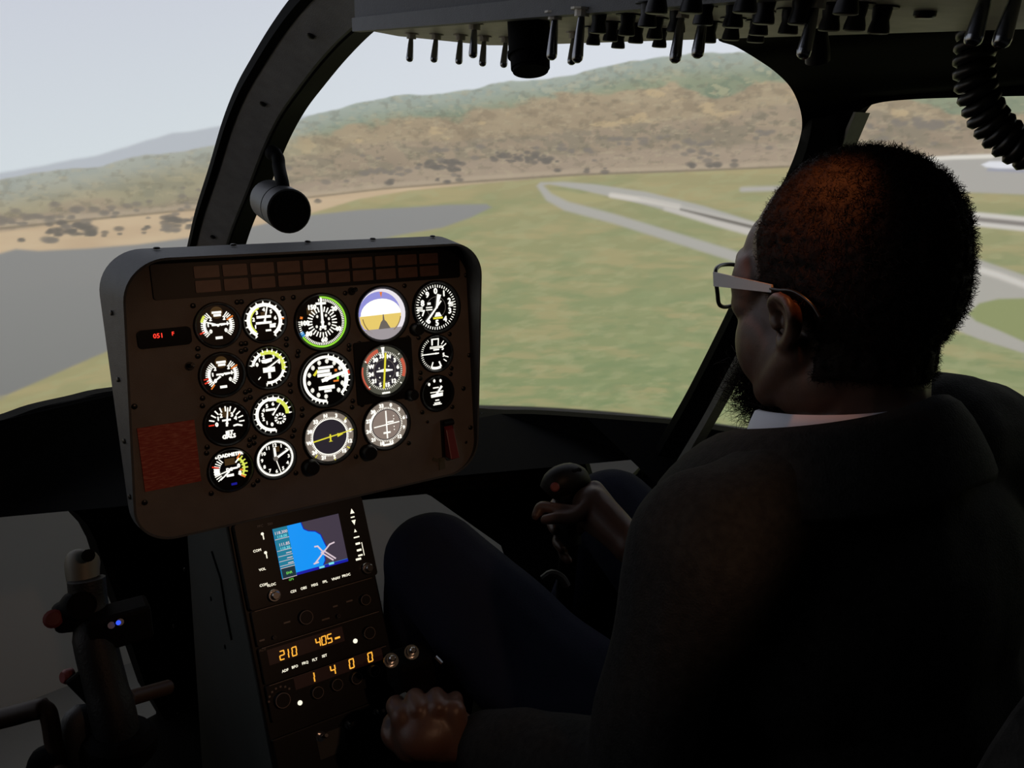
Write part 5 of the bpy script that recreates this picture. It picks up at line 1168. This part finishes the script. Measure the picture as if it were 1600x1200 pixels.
nz_ = np.array([mnoise.noise(Vector(p)*160)+0.6*mnoise.noise(Vector(p)*330) for p in Cb[used]])
CV_ = Cb[used] + Nb[used]*((0.0085*gl_ + 0.0022*nz_)*np.clip(hmf[used]*1.6-0.4, 0.04, 1))[:, None]
Vh = np.concatenate([CV_, V]); nf4 = len(capf)
me = bpy.data.meshes.new('hair'); me.from_pydata(Vh.tolist(), [], remap[capf].tolist()+(F4+len(CV_)).tolist()); me.polygons.foreach_set('use_smooth', [True]*len(me.polygons))
o = place(me, 'hair', hair_m); o['label'] = 'short tight black curls'
# beard on the chin
bmsk = (loc[:, 1] > 0.024) & (loc[:, 2] < -0.076) & (loc[:, 2] > -0.128) & (np.abs(loc[:, 0]) < 0.036)
ib = np.where(bmsk)[0]; sb = rng.choice(ib, 4200); Nn = Nb[sb]*0.7+np.array(HR @ Vector((-0.1, 0.45, -0.55)))
V, F4 = strands(Cb[sb], Nn, 0.014, 0.046, 1.5, 0.00050, 5)
me = bpy.data.meshes.new('beard'); me.from_pydata(V.tolist(), [], F4.tolist()); place(me, 'beard', hair_m)['label'] = 'curly black chin beard'

# clothes -------------------------------------------------------------------
jk = MB()
ellips(jk, (0.690, 0.395, 0.850), (0.205, 0.128, 0.165)); ellips(jk, (0.700, 0.372, 0.660), (0.195, 0.135, 0.235)); ellips(jk, (0.705, 0.365, 0.520), (0.200, 0.140, 0.120))
ellips(jk, (0.640, 0.450, 0.820), (0.130, 0.090, 0.130)); ellips(jk, (0.760, 0.440, 0.820), (0.120, 0.085, 0.130))
caps(jk, [tuple(NB+Vector((-0.03, 0.0, -0.045))), tuple((NB+SL)/2+Vector((0, 0, -0.010))), tuple(SL)], [0.050, 0.066, 0.070]); caps(jk, [tuple(NB+Vector((0.03, 0, -0.045))), tuple((NB+SRt)/2+Vector((0, 0, 0.010))), tuple(SRt)], [0.060, 0.074, 0.076])
caps(jk, [tuple(SL), tuple((SL+EL)/2), tuple(EL)], [0.070, 0.064, 0.060]); caps(jk, [tuple(SRt), tuple((SRt+ER)/2), tuple(ER)], [0.076, 0.068, 0.062])
caps(jk, [tuple(EL), tuple(EL*0.5+WL*0.5), tuple(EL*0.10+WL*0.90)], [0.061, 0.054, 0.043]); caps(jk, [tuple(ER), tuple(ER*0.5+WR_*0.5), tuple(ER*0.14+WR_*0.86)], [0.060, 0.054, 0.042])
caps(jk, [tuple(NB+Vector((0.0, -0.02, -0.03))), tuple(NB+Vector((0, -0.03, -0.12)))], [0.072, 0.090])
jm = remesh(jk, 0.005, 10, 0.5)
c = coords(jm); n_ = normals(jm)
d = np.array([mnoise.noise(Vector(p)*9)*0.006 + mnoise.noise(Vector((p[0]*22, p[1]*22, p[2]*9)))*0.0035 for p in c]); setco(jm, c+n_*d[:, None])
wool = mat('charcoal_wool', (0.016, 0.0156, 0.015), 0.9, bump=0.6, bscale=500, var=0.3, vscale=140, spec=0.12)
place(jm, 'jacket', wool)['label'] = 'charcoal wool jacket'
# jacket collar: stand-and-fall band round the neck, and lapel
def collar_ring(rows_, name, m, closed=False, th=0.004):
    q = MB(); q.strip(rows_)
    o_ = q.build(name, m, ps, world=True, smooth=True); so = o_.modifiers.new('t', 'SOLIDIFY'); so.thickness = th; so.offset = 0; sb_ = o_.modifiers.new('s', 'SUBSURF'); sb_.levels = 1; sb_.render_levels = 1
    return o_
NC = NB + Vector((-0.012, 0.026, 0.008))
def ringpt(a, r, z, dz=0.0, ry=None):
    ry = ry or r; return (NC.x + r*math.sin(a), NC.y - ry*math.cos(a), NC.z + z)
rows_ = []
for k in range(31):
    a = R_(-150+300*k/30); s_ = abs(a)/R_(150)          # 0 at the nape, 1 at the throat
    rows_.append([ringpt(a, 0.076+0.006*s_, 0.004-0.030*s_*s_), ringpt(a, 0.079+0.006*s_, 0.064-0.070*s_**1.2, ry=0.080), ringpt(a, 0.092+0.020*s_, 0.062-0.072*s_**1.2, ry=0.094+0.01*s_), ringpt(a, 0.116+0.034*s_, 0.026-0.062*s_**1.2, ry=0.114+0.02*s_), ringpt(a, 0.134+0.050*s_, -0.008-0.065*s_**1.2, ry=0.128+0.03*s_)])
collar_ring(rows_, 'jacket_collar', wool, th=0.006)['label'] = 'turned-down charcoal jacket collar'
rows_ = []
for k in range(27):
    a = R_(-140+280*k/26); s_ = abs(a)/R_(140); rows_.append([ringpt(a, 0.066, 0.020-0.02*s_), ringpt(a, 0.069+0.003*s_, 0.054-0.026*s_**1.6, ry=0.072), ringpt(a, 0.075+0.006*s_, 0.048-0.034*s_**1.6, ry=0.077), ringpt(a, 0.084+0.01*s_, 0.020-0.055*s_**1.6, ry=0.084)])
collar_ring(rows_, 'shirt_collar', mat('white_shirt', (0.62, 0.64, 0.72), 0.7), th=0.002)['label'] = 'white shirt collar'
q = MB(); ctr_ = ER*0.12+WR_*0.88; q.lathe(ctr_, WR_-ER, [(0, 0.040), (0.02, 0.037), (0.022, 0.034)], 24, cap=False); q.build('shirt_cuff', bpy.data.materials['white_shirt'], ps, world=True, smooth=True)
tr = MB()
for hp, kn, ft in ((HIPL, KL, FL), (HIPR, KR, FR)):
    caps(tr, [tuple(hp), tuple((hp+kn)/2), tuple(kn)], [0.108, 0.092, 0.072]); caps(tr, [tuple(kn), tuple(kn*0.62+ft*0.38+Vector((0, -0.02, 0))), tuple(ft+Vector((0, 0, 0.02)))], [0.071, 0.070, 0.056])
ellips(tr, (0.710, 0.340, 0.490), (0.185, 0.125, 0.115))
tm = remesh(tr, 0.006, 8, 0.5); c = coords(tm); n_ = normals(tm); d = np.array([mnoise.noise(Vector(p)*11)*0.006 for p in c]); setco(tm, c+n_*d[:, None])
place(tm, 'trousers', mat('navy_trousers', (0.010, 0.012, 0.024), 0.9, bump=0.4, bscale=400, spec=0.1))['label'] = 'navy trousers'
for ft in (FL, FR):
    sh = MB(); caps(sh, [tuple(ft+Vector((0, -0.04, -0.035))), tuple(ft+Vector((0, 0.05, -0.040))), tuple(ft+Vector((0, 0.14, -0.058)))], [0.046, 0.044, 0.034]); caps(sh, [tuple(ft+Vector((0, -0.02, 0.02))), tuple(ft+Vector((0, -0.02, -0.03)))], [0.046, 0.046])
    place(remesh(sh, 0.006, 4), 'shoe', M['rubber'])

# glasses ---------------------------------------------------------------------
gm = mat('glasses_black', (0.01, 0.01, 0.01), 0.3); gw = mat('glasses_pale_temple', (0.48, 0.48, 0.50), 0.35)
gq = MB(); gq.tube([H(-0.012, 0.112, 0.004), H(0, 0.114, 0.007), H(0.012, 0.112, 0.004)], 0.0018, 8); gls = gq.build('glasses', gm, ps, world=True, smooth=True); gls['label'] = 'thin dark glasses with pale grey temples'; WM[gls.name] = WM[ps.name]
for sg in (-1, 1):
    rim = [(0.012, 0.112, 0.010), (0.020, 0.112, 0.021), (0.042, 0.108, 0.023), (0.062, 0.096, 0.020), (0.070, 0.088, 0.012), (0.068, 0.088, -0.004), (0.062, 0.092, -0.016), (0.040, 0.105, -0.020), (0.020, 0.111, -0.016), (0.012, 0.112, -0.002), (0.012, 0.112, 0.010)]
    P_ = spline([H(sg*x, y, z) for x, y, z in rim], 60); gq = MB(); gq.tube(P_, 0.0021, 8); gq.build('lens_rim', gm, gls, world=True, smooth=True)
    gq = MB(); gq.add([H(sg*x, y, z) for x, y, z in rim[:-1]], [tuple(range(10))]); lm = bpy.data.materials.get('lens_glass')
    if lm is None:
        lm = bpy.data.materials.new('lens_glass'); lm.use_nodes = True; b = lm.node_tree.nodes['Principled BSDF']; b.inputs['Transmission Weight'].default_value = 1.0; b.inputs['Roughness'].default_value = 0.0; b.inputs['IOR'].default_value = 1.01; b.inputs['Base Color'].default_value = (0.96, 0.97, 0.96, 1)
    gq.build('lens', lm, gls, world=True, fix=False)
    # temple: broad pale front, thin dark rear hooking over the ear
    rows_ = []
    for k in range(13):
        t = k/12; p = np.array(H(sg*(0.072+0.010*t), 0.088-0.088*t, 0.010-0.008*t)); hh = 0.0070-0.0036*t; upv = np.array(HR @ Vector((0, 0.05, 1))); sv = np.array(HR @ Vector((sg, 0, 0)))*0.0013
        rows_.append([p-upv*hh-sv, p+upv*hh-sv, p+upv*hh+sv, p-upv*hh+sv])
    gq = MB(); gq.strip(rows_, closed=True); gq.f.append((0, 1, 2, 3)); gq.f.append((48, 49, 50, 51)); gq.fm += [0, 0]; gq.build('temple', gw, gls, world=True)
    gq = MB(); gq.tube(spline([H(sg*0.082, 0.002, 0.002), H(sg*0.084, -0.010, 0.001), H(sg*0.085, -0.028, 0.000), H(sg*0.084, -0.046, -0.010), H(sg*0.082, -0.056, -0.024)], 16), 0.0016, 6); gq.build('temple_tip', gm, gls, world=True, smooth=True)

# ------------------------------------------------------------------ the pilot's cyclic stick and collective
pc_ = thing('cyclic_stick', 'control stick gripped in the pilot right hand between his knees', 'control stick', (0.70, 0.86, 0.062))
top = Vector(at_t(885, 760, 1.20)); low = Vector(at_t(890, 850, 1.20)); 
q = MB(); q.tube(spline([tuple(top+Vector((0, 0, 0.01))), tuple(top), tuple((top+low)/2), tuple(low)], 16), [0.020, 0.021, 0.021, 0.020]+[0.018]*12, 14); q.build('grip', mat('pilot_grip_black', (0.006, 0.006, 0.006), 0.5, spec=0.2), pc_, world=True, smooth=40)
q = MB(); q.tube(spline([T_(856, 770, 1.19), T_(872, 754, 1.19), T_(895, 748, 1.20), T_(912, 760, 1.21)], 14), [0.016, 0.018, 0.020, 0.022, 0.023, 0.024, 0.024, 0.024, 0.024, 0.023, 0.022, 0.020, 0.018, 0.015], 14); q.build('grip_head', bpy.data.materials['pilot_grip_black'], pc_, world=True, smooth=50)
q = MB(); q.box(T_(896, 738, 1.19), (0.018, 0.020, 0.016)); q.build('hat_switch', M['rubber'], pc_, world=True, bevel=0.003)
q = MB(); p0 = np.array(T_(867, 761, 1.170)); q.lathe(p0, CAM-p0, [(-0.004, 0.007), (0.003, 0.007), (0.005, 0.005)], 14); q.build('red_button', M['redbtn'], pc_, world=True, smooth=30)
q = MB(); q.tube(spline([tuple(low), tuple(low+Vector((0.0, 0.01, -0.12))), (0.70, 0.90, 0.30), (0.70, 0.86, 0.065)], 16), 0.014, 12); q.build('shaft', M['black'], pc_, world=True, smooth=40)
q = MB(); q.lathe((0.70, 0.86, 0.062), (0, 0, 1), [(0, 0.06), (0.02, 0.055), (0.06, 0.03), (0.10, 0.018)], 20); q.build('boot', M['rubber'], pc_, world=True, smooth=40)
q = MB(); q.tube(spline([T_(848, 905, 1.16), T_(862, 896, 1.16), T_(878, 903, 1.16), T_(886, 916, 1.16)], 10), 0.006, 8); q.build('guard_loop', M['grey'], pc_, world=True, smooth=40)
co_ = thing('collective_lever', 'collective lever with chrome switch gripped in the pilot left hand', 'control lever', (0.40, 0.30, 0.10))
a_, b_ = Vector(at_t(668, 1112, 0.955)), Vector(at_t(646, 1058, 0.995))
q = MB(); q.tube(spline([tuple(a_+(a_-b_)*0.6), tuple(a_), tuple(b_)], 12), 0.018, 16); q.build('twist_grip', M['rubber'], co_, world=True, smooth=40)
q = MB(); q.box(tuple(Vector(at_t(642, 1046, 0.990))), (0.050, 0.045, 0.044)); hb = q.build('switch_box', M['black'], co_, world=True, bevel=0.006)
for px, py in ((612, 1031), (644, 1018)):
    p0 = Vector(at_t(px, py, 0.955)); n0 = (Vector(CAM)-p0).normalized()*0.4 + Vector((0, -0.5, 0.6)); q = MB(); q.lathe(p0-n0.normalized()*0.006, n0, [(0, 0.009), (0.003, 0.009), (0.003, 0.0065), (0.008, 0.0065), (0.008, 0.004), (0.013, 0.004), (0.014, 0.0028)], 14); q.build('push_switch', M['chrome'], co_, world=True, smooth=30)
q = MB(); q.tube([T_(690, 1036, 0.97), T_(680, 1026, 0.97)], 0.0028, 8); q.build('toggle', M['steel'], co_, world=True, smooth=40)
q = MB(); q.tube([T_(628, 1086, 0.945), T_(634, 1098, 0.94)], 0.006, 8); q.build('pad', M['pale'], co_, world=True, smooth=40)
q = MB(); q.tube(spline([tuple(a_+(a_-b_)*0.55), (0.405, 0.60, 0.45), (0.41, 0.45, 0.22), (0.42, 0.32, 0.07)], 14), 0.016, 12); q.build('lever_tube', M['black'], co_, world=True, smooth=40)

# ------------------------------------------------------------------ pilot seat
se = thing('pilot_seat', 'dark upholstered pilot seat with padded back behind the seated pilot', 'seat', (0.71, 0.33, 0.062))
smat = mat('seat_fabric', (0.030, 0.029, 0.027), 0.9, bump=0.5, bscale=350, var=0.25, vscale=60, spec=0.15)
q = MB(); q.prism(rrect(0.50, 0.50, 0.06, 0.715, 0.42), 0.27, 0.375); q.build('seat_cushion', smat, se, world=True, bevel=0.03, smooth=40)
q = MB(); q.prism(rrect(0.46, 0.46, 0.03, 0.715, 0.42), 0.065, 0.268); q.build('seat_base', M['black'], se, world=True, bevel=0.01)
rows_ = []
q = MB(); q.prism(rrect(0.54, 0.58, 0.10, 0, 0), -0.035, 0.035); q.xf(Matrix.Translation((0.745, 0.185, 0.66)) @ Matrix.Rotation(R_(8), 4, 'X') @ Matrix.Rotation(R_(90), 4, 'X')); q.build('backrest', smat, se, world=True, bevel=0.028, smooth=40)
